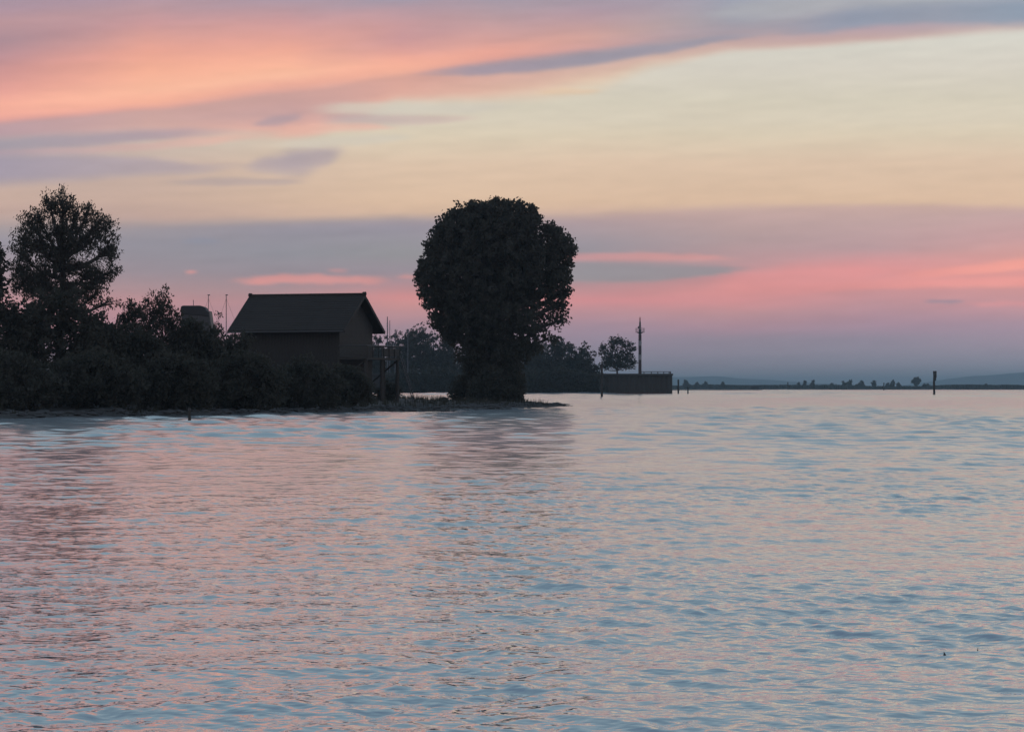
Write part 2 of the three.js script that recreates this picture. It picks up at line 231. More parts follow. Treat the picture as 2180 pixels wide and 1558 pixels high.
// ───────────────────────── water ─────────────────────────
{
  // waves long enough for the mesh (0.3 m and up) are geometry; the finest ripples are a normal map
  const r = rng(11), comps = [];
  const add = (n, l0, l1, slope, dirMean, dirSpread, by) => { for (let k = 0; k < n; k++) { const L = l0 * Math.pow(l1 / l0, (k + r()) / n), th = dirMean + (r() + r() + r() - 1.5) * dirSpread, kk = 2 * Math.PI / L; comps.push({ L, kx: kk * Math.sin(th), kz: kk * Math.cos(th), a: slope / kk * Math.SQRT2 / Math.sqrt(n), p: r() * 6.283, by }); } };
  add(26, 0.16, 0.36, 1, 1.0, 0.5, () => 0.05);
  add(26, 0.16, 0.36, 1, -0.9, 0.5, () => 0.05);
  add(40, 0.34, 0.8, 1, 0.0, 1.7, () => 0.041);
  add(30, 0.8, 2.0, 1, 0.15, 1.4, (d) => lerp(0.034, 0.05, smooth(40, 80, d)));
  add(30, 1.7, 6, 1, 0.2, 1.3, (d) => lerp(0.008, 0.068, smooth(45, 110, d)));
  add(26, 6, 40, 1, 0.1, 0.9, (d) => lerp(0.003, 0.062, smooth(260, 700, d)));
  const X = [], rows = [];
  let d = 7; while (d < 4200) { rows.push(d); d += d < 12 ? 0.05 : Math.max(0.03, d * 0.0022) * (d > 260 ? 2.1 : d > 90 ? 1.4 : 1); }
  for (; d < 30000; d *= 1.06) rows.push(d); rows.push(30000);
  const NC = 450, pos = new Float32Array(rows.length * NC * 3), uv = new Float32Array(rows.length * NC * 2), idx = new Uint32Array((rows.length - 1) * (NC - 1) * 6);
  rows.forEach((dist, j) => {
    const half = 0.235 * dist + 2, dx = 2 * half / (NC - 1), dz = (rows[j + 1] ?? dist * 1.06) - dist;
    const act = dist > 4200 ? [] : comps.map((c) => ({ ...c, f: c.a * c.by(dist) * smooth(2.2, 4.2, Math.min(6.2832 / (Math.abs(c.kx) * dx + 1e-6), 6.2832 / (Math.abs(c.kz) * dz + 1e-6))) })).filter((c) => c.f > 0);
    const fade = smooth(4200, 3300, dist);
    for (let i = 0; i < NC; i++) {
      const x = -half + dx * i, z = -dist; let y = 0;
      if (act.length) { const gust = (0.72 + 0.75 * smooth(-0.35, 0.5, fbm(x / (3 + dist * 0.03) + 3, z / (5 + dist * 0.1), 3))) * fade; for (const c of act) y += c.f * Math.sin(c.kx * x + c.kz * z + c.p); y *= gust; }
      const o = j * NC + i; pos[o * 3] = x; pos[o * 3 + 1] = y; pos[o * 3 + 2] = z; uv[o * 2] = x / 3.1; uv[o * 2 + 1] = -z / 3.1;
    }
  });
  let q = 0; for (let j = 0; j < rows.length - 1; j++) for (let i = 0; i < NC - 1; i++) { const a = j * NC + i, b = a + 1, c = a + NC, e = c + 1; idx[q++] = a; idx[q++] = b; idx[q++] = c; idx[q++] = b; idx[q++] = e; idx[q++] = c; }
  const g = new THREE.BufferGeometry(); g.setAttribute('position', new THREE.BufferAttribute(pos, 3)); g.setAttribute('uv', new THREE.BufferAttribute(uv, 2)); g.setIndex(new THREE.BufferAttribute(idx, 1)); g.computeVertexNormals();
  // ripple normals, seamless over a 3.1 m tile: waves of 5 to 40 cm
  const S = 1024, gx = new Float32Array(S * S), gz = new Float32Array(S * S), w = rng(29);
  for (let k = 0; k < 70; k++) {
    const L = 0.045 * Math.pow(0.3 / 0.045, w()), th = 0.1 + (w() + w() - 1) * 2.4, n = 3.1 / L; const kx = Math.round(n * Math.sin(th)), kz = Math.round(n * Math.cos(th)); if (!kx && !kz) continue;
    const s = 0.06 * Math.SQRT2 / Math.sqrt(70), p = w() * 6.283, m = Math.hypot(kx, kz), sx = s * kx / m, sz = s * kz / m;
    for (let j = 0; j < S; j++) { const pj = 2 * Math.PI * kz * j / S + p; for (let i = 0; i < S; i++) { const c = Math.cos(2 * Math.PI * kx * i / S + pj); gx[j * S + i] += sx * c; gz[j * S + i] += sz * c; } }
  }
  const nd = new Uint8Array(S * S * 4);
  for (let k = 0; k < S * S; k++) { const l = Math.hypot(gx[k], gz[k], 1); nd[k * 4] = 127.5 + 127.5 * -gx[k] / l * 4 + 0.5; nd[k * 4 + 1] = 127.5 + 127.5 * -gz[k] / l * 4 + 0.5; nd[k * 4 + 2] = 255; nd[k * 4 + 3] = 255; }
  const nt = new THREE.DataTexture(nd, S, S); nt.wrapS = nt.wrapT = THREE.RepeatWrapping; nt.magFilter = THREE.LinearFilter; nt.needsUpdate = true;
  // ripples finer than the mesh: drawn by the normal map close by, by roughness once they are far smaller than what the eye resolves
  const coats = [[28, 1, 0.035], [48, 0.6, 0.07], [85, 0.3, 0.12], [1e9, 0, 0.15]], mats = [];
  let from = 0;
  coats.forEach(([to, scale, rough], n) => {
    let end = rows.findIndex((v) => v > to); if (end < 0) end = rows.length - 1; end = Math.min(end, rows.length - 1);
    g.addGroup(from * (NC - 1) * 6, (end - from) * (NC - 1) * 6, n); from = end;
    const m = { color: new THREE.Color().setRGB(0.5, 0.52, 0.52), metalness: 0.42, roughness: rough, ior: 1.333 };
    if (scale) Object.assign(m, { normalMap: nt, normalScale: new THREE.Vector2(0.25 * scale, 0.25 * scale) });
    mats.push(new THREE.MeshPhysicalMaterial(m));
  });
  structure('water', g, mats);
}
console.log('water');

// ───────────────────────── land ─────────────────────────
// the wooded bank and its gravel spit: outline in metres (x, distance)
const outline = [[-90, 138], [-44, 150], [-27.7, 161], [-24.2, 173], [-19.2, 177], [-15.8, 187], [-12.5, 203], [-6.5, 216], [-1.5, 236], [2.0, 260], [4.4, 274], [3.4, 290], [1.0, 309], [-3, 326], [-8, 334], [-14.5, 338], [-26, 352], [-60, 420], [-140, 460], [-140, 138]];
function toOutline(x, z) { // signed distance, positive inside
  let best = 1e9, inside = false;
  for (let k = 0, j = outline.length - 1; k < outline.length; j = k++) {
    const [ax, az] = outline[j], [bx, bz] = outline[k], ex = bx - ax, ez = bz - az, t = clamp(((x - ax) * ex + (z - az) * ez) / (ex * ex + ez * ez)), dx = x - ax - t * ex, dz = z - az - t * ez;
    best = Math.min(best, dx * dx + dz * dz); if ((az > z) !== (bz > z) && x < ex * (z - az) / ez + ax) inside = !inside;
  }
  return (inside ? 1 : -1) * Math.sqrt(best);
}
function land(x, z) {
  const e = toOutline(x, z) + 2.6 * fbm(x / 7, z / 9 + 3, 3) + 1.5 * fbm(x / 2.2 + 8, z / 3.2, 3);
  const rise = lerp(lerp(0.34, 0.8, smooth(3, -8, x)), 1.3, smooth(-9, -26, x));
  return (e < 0 ? Math.max(-0.6, e * 0.12) : rise * smooth(0, 26, e) + 0.22 * smooth(0, 1.0, e)) + (e > 0 ? 0.05 * noise(x * 1.3, z * 0.8) * smooth(0, 2, e) : 0) - 0.02;
}
{
  const nx = 210, nz = 330, x0 = -95, x1 = 9, z0 = 136, z1 = 346, pos = [], uv = [], idx = [];
  for (let j = 0; j <= nz; j++) for (let i = 0; i <= nx; i++) { const s = i / nx, x = x0 + (x1 - x0) * (1 - Math.pow(1 - s, 1.35)), z = z0 + (z1 - z0) * j / nz; pos.push(x, land(x, z), -z); uv.push(x / 3, z / 3); }
  for (let j = 0; j < nz; j++) for (let i = 0; i < nx; i++) { const a = j * (nx + 1) + i, b = a + 1, c = a + nx + 1, e = c + 1; idx.push(a, b, c, b, e, c); }
  const g = new THREE.BufferGeometry(); g.setAttribute('position', new THREE.Float32BufferAttribute(pos, 3)); g.setAttribute('uv', new THREE.Float32BufferAttribute(uv, 2)); g.setIndex(idx); g.computeVertexNormals();
  structure('shore', g, grained(21, [0.036, 0.029, 0.023], 0.6, 0.95));
}

// ───────────────────────── trees and shrubs ─────────────────────────
// lobes: [x, y, z, rx, ry, rz, weight]; every lobe has its own limb, with twigs that carry clumps of leaves
function leafCloud(tips, r, o) {
  const total = tips.length * o.per, pos = new Float32Array(total * 12), nor = new Float32Array(total * 12), idx = new Uint32Array(total * 6);
  const a = V(0, 0, 0), b = V(0, 0, 0), n = V(0, 0, 0); let k = 0;
  for (const t of tips) for (let m = 0; m < o.per; m++, k++) {
    const g = () => (r() + r() + r() - 1.5) * 1.15;
    const x = t.x + g() * o.clump, y = t.y + g() * o.clump * 0.85, z = t.z + g() * o.clump, s = o.leaf * (0.55 + 0.9 * r());
    a.set(r() - 0.5, (r() - 0.5) * 0.9 + o.lift, r() - 0.5).normalize(); b.set(r() - 0.5, r() - 0.5, r() - 0.5); n.crossVectors(a, b).normalize(); b.crossVectors(n, a);
    const w = s * o.narrow, c = [[-a.x * s, -a.y * s, -a.z * s], [b.x * w, b.y * w, b.z * w], [a.x * s, a.y * s, a.z * s], [-b.x * w, -b.y * w, -b.z * w]];
    for (let q = 0; q < 4; q++) { const p = (k * 4 + q) * 3; pos[p] = x + c[q][0] * 0.5; pos[p + 1] = Math.max(0.02, y + c[q][1] * 0.5); pos[p + 2] = z + c[q][2] * 0.5; nor[p] = -n.x; nor[p + 1] = -n.y; nor[p + 2] = -n.z; }
    const p = k * 6, v = k * 4; idx[p] = v; idx[p + 1] = v + 1; idx[p + 2] = v + 2; idx[p + 3] = v; idx[p + 4] = v + 2; idx[p + 5] = v + 3;
  }
  const geo = new THREE.BufferGeometry(); geo.setAttribute('position', new THREE.BufferAttribute(pos, 3)); geo.setAttribute('normal', new THREE.BufferAttribute(nor, 3)); geo.setIndex(new THREE.BufferAttribute(idx, 1)); return geo;
}
function tree(name, label, category, at, o) {
  const r = rng(o.seed), t = thing(name, label, category, at, o.turn ?? 0, o.group), tips = [];
  const H = o.trunk[0], R = o.trunk[1], bend = o.bend ?? 0.3;
  const trunkAt = (f) => V(Math.sin(f * 2.1 + o.seed) * bend * f, H * f - 0.25, Math.cos(f * 1.7 + o.seed) * bend * f);
  const tp = []; for (let k = 0; k <= 8; k++) tp.push(trunkAt(k / 8));
  mesh(o.shrub ? 'stem' : 'trunk', rod(tp, R, R * 0.45, 9), o.barkMat ?? M.bark, t);
  const sum = o.lobes.reduce((s, l) => s + (l[6] ?? 1) * l[3] * l[4], 0);
  for (const l of o.lobes) {
    const c = V(l[0], l[1], l[2]), low = trunkAt(clamp((l[1] - l[4] * 0.9) / H, 0.25, 1));
    const mid = low.clone().lerp(c, 0.5).add(V(0, -Math.abs(c.x - low.x) * 0.12, 0)), parts = [rod([low, mid, c], R * 0.5, R * 0.14, 6)];
    const n = Math.max(4, Math.round(o.tips * (l[6] ?? 1) * l[3] * l[4] / sum));
    for (let k = 0; k < n; k++) {
      const u = r() * 2 - 1, q = r() * 6.2832, s = Math.sqrt(1 - u * u), f = Math.pow(r(), o.hollow ?? 0.42) * (0.88 + 0.24 * r());
      const p = V(c.x + l[3] * s * Math.cos(q) * f, Math.max(0.15, c.y + l[4] * u * f), c.z + l[5] * s * Math.sin(q) * f);
      tips.push(p);
      if (k % (o.twigEvery ?? 5) === 0) { const root = mid.clone().lerp(c, 0.4 + 0.6 * r()); const e = root.clone().lerp(p, 0.55).add(V((r() - 0.5) * 0.3, 0.1 * l[4] * (r() - 0.3), (r() - 0.5) * 0.3)); parts.push(rod([root, e, p], R * 0.12, R * 0.03, 4)); }
    }
    mesh('branch', merged(parts), o.barkMat ?? M.bark, t);
  }
  mesh('crown', leafCloud(tips, r, { per: o.per, clump: o.clump, leaf: o.leaf, narrow: o.narrow ?? 0.6, lift: o.lift ?? 0.2 }), o.leafMat, t);
  return t;
}
const ground = (x, d) => [x, land(x, d), -d];

// the great round tree on the spit
{
  const k = 0.0465, L = (px, py, rx, ry, z = 0, rz = rx, w = 1) => [(px - 1052) * k, (858 - py) * k, z, rx * k, ry * k, rz * k, w];
  tree('round_tree', 'huge dense round dark tree standing at the end of the spit', 'tree', [(1052 - 1090) * k, land(-1.77, 295), -295], {
    seed: 41, trunk: [9, 0.75], leafMat: M.leafDark, tips: 6200, per: 15, clump: 0.36, leaf: 0.33, hollow: 0.36, bend: 0.2, twigEvery: 12, lift: 0.35,
    lobes: [...[[895, 560], [890, 590], [897, 622], [908, 652], [916, 520], [928, 492], [946, 470], [966, 454], [990, 442], [1012, 436], [1036, 431], [1060, 426], [1086, 426], [1110, 432], [1132, 442], [1147, 458], [1171, 482], [1190, 492], [1208, 508], [1218, 532], [1216, 562], [1210, 592], [1206, 626], [1201, 655], [928, 690], [944, 714]].map(([a, b], i) => L(1052 + (a - 1052) * 0.955, 580 + (b - 580) * 0.95, 9 + (i * 7) % 5, 8 + (i * 5) % 6, 0, 14, 1.6)), L(1030, 570, 118, 118, 0, 130, 1.1), L(1060, 500, 76, 70, 0, 80), L(985, 515, 72, 72, 0.3, 80), L(1075, 475, 66, 46, 0, 66), L(1118, 485, 36, 46, 0, 50, 1.1), L(945, 545, 50, 62, 0, 60), L(1005, 470, 60, 38, 0, 60, 1.1), L(1040, 452, 56, 26, 0, 50, 1.1), L(960, 500, 40, 36, 0, 40, 1.1), L(925, 600, 40, 56, 0.5, 60), L(908, 572, 26, 30, 0, 30), L(1050, 670, 122, 70, 0, 120, 1.1), L(955, 650, 56, 62, 1, 60), L(985, 700, 56, 40, 0, 60), L(1145, 570, 50, 74, 0.4, 70, 1.1), L(1100, 560, 70, 90, 0, 90, 1),
      L(1188, 522, 28, 34, 0.5, 40), L(1172, 490, 15, 20, 0, 22), L(1206, 530, 20, 26, 0, 30), L(1190, 590, 30, 46, 0.4, 40), L(1180, 650, 30, 40, 0, 36, 0.55), L(1155, 700, 34, 30, 0, 30, 0.22), L(1196, 682, 16, 12, 0, 16, 0.5), L(1168, 722, 22, 14, 0, 20, 0.45), L(1045, 745, 84, 48, 0, 90, 1.1), L(1050, 805, 60, 50, 0, 80, 1.1), L(1082, 790, 34, 60, 0, 60, 1.1), L(1030, 780, 46, 50, 0, 60, 1), L(1110, 735, 44, 40, 0, 60, 0.8)],
  });
}
// the airy tree on the left
{
  const k = 0.0315, L = (px, py, rx, ry, z = 0, rz = rx, w = 1) => [(px - 120) * k, (842 - py) * k, z, rx * k, ry * k, rz * k, w];
  tree('airy_tree', 'tall airy willow with thin feathery leaves above the left hedge', 'tree', [(120 - 1090) * k, land(-30.5, 200), -200], {
    seed: 57, trunk: [9.5, 0.32], leafMat: M.leafAiry, tips: 2000, per: 12, clump: 0.24, leaf: 0.2, narrow: 0.36, hollow: 0.5, bend: 0.5, twigEvery: 2, lift: 0.5,
    lobes: [L(132, 430, 30, 36), L(106, 432, 24, 26, 0.4), L(186, 450, 22, 24, 0, 22, 0.8), L(60, 470, 26, 26, 0.2, 26, 0.7), L(128, 490, 46, 44, 0, 50, 1.1), L(80, 520, 44, 46, 0.4, 44), L(175, 510, 40, 42, 0.3, 46), L(222, 480, 26, 28, 0, 26, 0.7), L(225, 535, 30, 36, 0, 30, 0.75), L(45, 545, 28, 44, 0, 30, 0.7), L(130, 560, 52, 50, 0, 50), L(85, 590, 50, 44, 0.5, 50), L(190, 580, 40, 34, 0, 40, 0.7), L(240, 575, 22, 22, 0.2, 24, 0.6), L(40, 605, 26, 30, 0, 26, 0.6), L(130, 625, 70, 40, 0, 70), L(195, 632, 24, 28, 0, 26, 0.5), L(82, 462, 28, 28, 0.2, 28, 0.7), L(162, 455, 28, 32, 0, 28, 0.7), L(206, 478, 28, 34, 0.2, 28, 0.7), L(48, 505, 32, 34, 0, 30, 0.7), L(238, 525, 22, 38, 0, 26, 0.65), L(58, 600, 40, 40, 0.2, 36, 0.6), L(185, 612, 46, 38, 0, 40, 0.55), L(215, 590, 36, 34, 0.3, 30, 0.6), L(36, 575, 24, 36, 0, 26, 0.6), L(228, 640, 26, 26, 0, 26, 0.4)],
  });
  tree('edge_tree', 'dark leafy tree cut off by the left edge of the view', 'tree', [(-37 - 1090) * k, land(-35, 200), -200.5], {
    seed: 58, trunk: [8, 0.3], leafMat: M.leafDark, tips: 420, per: 12, clump: 0.34, leaf: 0.34, hollow: 0.5, twigEvery: 4,
    lobes: [[0.2, 9.1, 0, 1.0, 1.2, 1], [0.4, 7.9, 0.3, 1.1, 1.4, 1.1], [-0.6, 8.5, 0, 1.3, 1.8, 1.2], [0.2, 6.8, 0, 1.2, 1.2, 1.1], [-0.4, 5.0, 0, 1.5, 2, 1.4]],
  });
}
// shrubs of the left bank: [x of middle, distance, half width, height, seed, airy, label]
const SHRUBS = [
  [-33.2, 192, 3.6, 7.6, 1, 0, 'tall dense dark hedge shrub at the left edge below the airy willow'],
  [-29.2, 191, 3.4, 7.7, 2, 0, 'tall dense dark shrub right below the airy willow'],
  [-26.8, 193, 2.1, 6.4, 3, 0, 'dense dark shrub sloping down right of the airy willow'],
  [-26.1, 205, 2.2, 7.4, 4, 0.5, 'ragged shrub between the airy willow and the tallest bush'],
  [-23.6, 199, 2.3, 8.0, 5, 0.5, 'bushy dark shrub with a ragged top left of the canvas-topped boat'],
  [-24.9, 196, 2.4, 5.6, 15, 0, 'dense lower shrub filling the space before the ragged-topped shrubs'],
  [-20.5, 207, 1.0, 6.6, 6, 1, 'small feathery bush just right of the canvas-topped boat'],
  [-19.3, 209, 1.4, 5.7, 7, 1, 'low feathery bush touching the left end of the boathouse roof'],
  [-21.4, 200, 2.6, 6.8, 16, 0, 'dense dark shrub hiding the lower part of the canvas-topped boat'],
  [-18.8, 203, 2.0, 5.5, 17, 0, 'dense dark shrub before the left corner of the boathouse'],
  [-21.2, 186, 2.8, 4.2, 8, 0, 'dark rounded shrub on the beach behind the lone post'],
  [-17.4, 194, 2.8, 4.2, 9, 0, 'dark rounded shrub on the beach below the left end of the boathouse'],
  [-14.4, 207, 2.8, 3.9, 10, 0, 'dark rounded shrub on the beach below the middle of the boathouse'],
  [-12.3, 218, 2.2, 3.4, 11, 0, 'low dark shrub on the beach below the right end of the boathouse'],
  [-30.2, 178, 3.4, 3.8, 12, 0, 'low dark shrub near the water at the far left'],
  [-25.6, 182, 3.2, 4.0, 13, 0, 'low dark shrub near the water left of the lone post'],
  [-10.9, 262, 1.1, 1.9, 14, 0, 'small dark bush under the boathouse balcony'],
];
for (const [x, d, w, h, seed, airy, label] of SHRUBS) {
  const r = rng(seed * 91 + 5), lobes = [[0, h * 0.36, 0, w * 0.95, h * 0.36, w * 0.8, airy ? 0.9 : 1.1], [-w * 0.4, h * 0.14, 0.1, w * 0.55, h * 0.16, w * 0.6, 1.2], [w * 0.4, h * 0.14, 0, w * 0.55, h * 0.16, w * 0.6, 1.2]];
  for (let k = 0; k < 7; k++) { const q = (k / 6 - 0.5) * 2, hh = h * (0.62 + 0.3 * (1 - q * q)) * (0.92 + 0.16 * r()); lobes.push([q * w * 0.72, hh - h * 0.2, (r() - 0.5) * w * 0.5, w * 0.34, h * 0.2, w * 0.4, 1]); }
  if (airy) lobes.push([w * 0.2 * (r() - 0.5), h * 0.86, 0, w * 0.3, h * 0.14, w * 0.3, 0.7]);
  tree('shrub', label, 'shrub', ground(x, d), { seed: seed * 17 + 3, shrub: true, trunk: [h * 0.55, 0.09], leafMat: airy === 1 ? M.leafAiry : M.shrub, tips: Math.round((airy === 1 ? 44 : 90) * w * h * 0.5), per: 14, clump: airy ? 0.22 : 0.28, leaf: airy ? 0.22 : 0.24, narrow: airy ? 0.36 : 0.6, hollow: airy ? 0.5 : 0.35, twigEvery: airy ? 3 : 8, lobes, lift: airy ? 0.5 : 0.2, group: 'shrubs on the left bank' });
}
// stilted shrub right of the great tree's foot
tree('shrub', 'low dark shrub on thin stems at the water right of the great tree', 'shrub', [0.25, land(0.25, 285), -285], { seed: 77, shrub: true, trunk: [0.9, 0.07], leafMat: M.shrub, tips: 90, per: 12, clump: 0.2, leaf: 0.26, lobes: [[0.1, 1.05, 0, 0.55, 0.42, 0.4], [-0.3, 1.2, 0, 0.4, 0.5, 0.4], [0.3, 0.7, 0, 0.4, 0.3, 0.3]], group: 'shrubs on the left bank' });

for (const [x, d, w, h, seed, label] of [[-4.6, 297, 1.5, 3.2, 81, 'dark undergrowth shrub at the left foot of the great tree'], [-2.4, 290, 1.9, 3.6, 82, 'dark undergrowth shrub before the trunk of the great tree'], [-0.4, 293, 1.6, 4.4, 83, 'dark undergrowth shrub at the right foot of the great tree']])
  tree('shrub', label, 'shrub', ground(x, d), { seed, shrub: true, trunk: [h * 0.5, 0.08], leafMat: M.shrub, tips: Math.round(60 * w * h), per: 12, clump: 0.3, leaf: 0.28, hollow: 0.4, twigEvery: 8, lobes: [[0, h * 0.4, 0, w, h * 0.42, w * 0.8], [-w * 0.5, h * 0.2, 0.2, w * 0.6, h * 0.25, w * 0.6], [w * 0.5, h * 0.25, 0, w * 0.6, h * 0.28, w * 0.6], [w * 0.2, h * 0.75, 0, w * 0.5, h * 0.25, w * 0.5]], group: 'shrubs on the left bank' });
// gravel and tufts along the water's edge: nobody could count them
{
  const r = rng(515), g = new THREE.IcosahedronGeometry(0.5, 1), p = g.attributes.position; for (let i = 0; i < p.count; i++) { const f = 1 + 0.25 * noise(p.getX(i) * 5, p.getY(i) * 5 + p.getZ(i) * 3); p.setXYZ(i, p.getX(i) * f, p.getY(i) * f * 0.6, p.getZ(i) * f); } g.computeVertexNormals();
  const places = [], q = new THREE.Quaternion(), m = new THREE.Matrix4();
  for (let k = 0; k < 60000 && places.length < 5200; k++) {
    const x = lerp(-36, 7, r()), d = lerp(150, 340, r()), h = land(x, d); if (h < -0.16 || h > 0.34) continue; if (h > 0.24 && r() < 0.7) continue;
    const s = 0.1 + 0.5 * Math.pow(r(), 4); q.setFromAxisAngle(V(0, 1, 0), r() * 6.28); m.compose(V(x, h + s * 0.06, -d), q, V(s * (0.8 + r()), s * (0.5 + 0.5 * r()), s)); places.push(m.clone());
  }
  const gravel = new THREE.InstancedMesh(g, M.stone, places.length); places.forEach((v, i) => gravel.setMatrixAt(i, v)); gravel.name = 'shore_gravel'; gravel.userData = { kind: 'stuff', label: 'loose gravel and cobbles along the edge of the beach and spit', category: 'gravel' }; scene.add(gravel);
  const pos = [], idx = []; let v = 0;
  for (let k = 0, n = 0; k < 60000 && n < 1500; k++) {
    const x = lerp(-34, 3, r()), d = lerp(165, 335, r()), h = land(x, d); if (h < 0.2 || noise(x * 0.5, d * 0.2) < 0.1) continue; n++;
    for (let b = 0; b < 6; b++) { const a = r() * 6.28, w = 0.02 + 0.02 * r(), t = 0.2 + 0.45 * r(), lean = 0.25 * (r() - 0.5), ox = x + (r() - 0.5) * 0.3, oz = -d + (r() - 0.5) * 0.3; pos.push(ox - w * Math.cos(a), h - 0.03, oz - w * Math.sin(a), ox + w * Math.cos(a), h - 0.03, oz + w * Math.sin(a), ox + lean, h + t, oz); idx.push(v, v + 1, v + 2); v += 3; }
  }
  const tg = new THREE.BufferGeometry(); tg.setAttribute('position', new THREE.Float32BufferAttribute(pos, 3)); tg.setIndex(idx); tg.computeVertexNormals();
  const tufts = mesh('shore_grass', tg, M.reed); tufts.userData = { kind: 'stuff', label: 'short grass tufts scattered over the beach and spit', category: 'grass' }; scene.add(tufts);
}
// trees behind the harbour wall
const KB = 0.1325; // metres per chart unit at 840 m
function harbourTree(label, px, top, halfw, seed, o = {}) {
  const d = o.d ?? 840, k = d / UNIT, x = (px - 1090) * k, H = (838 - top) * k, w = halfw * k, r = rng(seed * 7 + 1), lobes = [];
  const n = o.n ?? 8; for (let i = 0; i < n; i++) { const q = r() * 2 - 1, yy = 0.35 + 0.5 * r(); const s = 0.36 + 0.2 * r(); lobes.push([q * w * (1 - s * 0.9), H * yy * (1 - 0.12 * q * q), (r() - 0.5) * w, w * s, H * 0.16 * (1 + r()), w * s, 1]); }
  lobes.push([0, H * 0.86, 0, w * 0.4, H * 0.14, w * 0.4, 1]); lobes.push([0, H * 0.34, 0, w * 0.85, H * 0.34, w * 0.7, o.low ?? 1.2]); lobes.push([-w * 0.5, H * 0.3, 0, w * 0.5, H * 0.25, w * 0.5, 1]); lobes.push([w * 0.5, H * 0.3, 0, w * 0.5, H * 0.25, w * 0.5, 1]);
  tree('harbour_tree', label, 'tree', [x, 1.9, -d], { seed, trunk: [H * 0.6, 0.24 + H * 0.012], leafMat: M.leafFar, tips: Math.round((o.tips ?? 9) * w * H), per: 9, clump: 0.5, leaf: 0.6, narrow: 0.6, hollow: 0.5, twigEvery: 6, lobes, group: 'trees behind the harbour wall' });
}
harbourTree('distant rounded tree behind the harbour wall, left of the thick mast', 806, 722, 34, 102, { d: 850 });
harbourTree('tall ragged distant tree just right of the thick mast', 848, 716, 30, 101, { d: 865 });
harbourTree('ragged distant tree behind the lone short mast', 872, 712, 28, 111, { d: 850 });
harbourTree('ragged distant tree with gaps at its top left of the great tree', 897, 709, 30, 103, { tips: 6 });
harbourTree('distant tree in front of the gap left of the great tree', 922, 716, 30, 112, { d: 855 });
harbourTree('distant tree partly hidden behind the left foot of the great tree', 948, 724, 34, 104);
harbourTree('distant tree mostly hidden behind the foot of the great tree', 1010, 735, 48, 105, { d: 850 });
harbourTree('distant tree directly right of the foot of the great tree', 1115, 735, 40, 106);
harbourTree('distant tree second right of the foot of the great tree', 1148, 738, 34, 113, { d: 855 });
harbourTree('broad distant tree sloping down right of the great tree', 1180, 733, 36, 107);
harbourTree('distant rounded tree second left of the open-crowned tree', 1212, 746, 32, 108, { d: 850 });
harbourTree('distant rounded tree next to the open-crowned tree', 1244, 749, 27, 109, { tips: 7 });
harbourTree('low distant bushy tree behind the tall mooring pile', 1266, 790, 24, 110);
{ // the open-crowned tree by the light tower
  const d = 830, k = d / UNIT, L = (px, py, rx, ry, w = 1) => [(px - 1314) * k, (838 - py) * k, 0, rx * k, ry * k, rx * k, w];
  tree('open_tree', 'open-crowned spreading tree between the tall pile and the light tower', 'tree', [(1314 - 1090) * k, 1.9, -d], { seed: 131, trunk: [8.5, 0.36], leafMat: M.leafFar, tips: 640, per: 8, clump: 0.5, leaf: 0.5, hollow: 0.5, twigEvery: 3,
    lobes: [L(1312, 738, 18, 10), L(1300, 745, 12, 8, 0.8), L(1326, 744, 12, 9, 0.8), L(1341, 747, 9, 9), L(1346, 757, 11, 6), L(1284, 752, 9, 9), L(1286, 763, 12, 8, 0.8), L(1300, 770, 14, 9, 0.8), L(1318, 768, 12, 8, 0.5), L(1338, 778, 16, 12), L(1348, 786, 10, 8), L(1314, 786, 20, 12), L(1292, 786, 14, 10, 0.7), L(1330, 793, 26, 8), L(1283, 795, 14, 6), L(1306, 757, 22, 10, 0.6), L(1328, 760, 18, 10, 0.5), L(1300, 788, 26, 12, 0.9), L(1322, 776, 24, 10, 0.6), L(1290, 774, 14, 12, 0.7), L(1340, 768, 12, 10, 0.5)] });
}
console.log('trees');

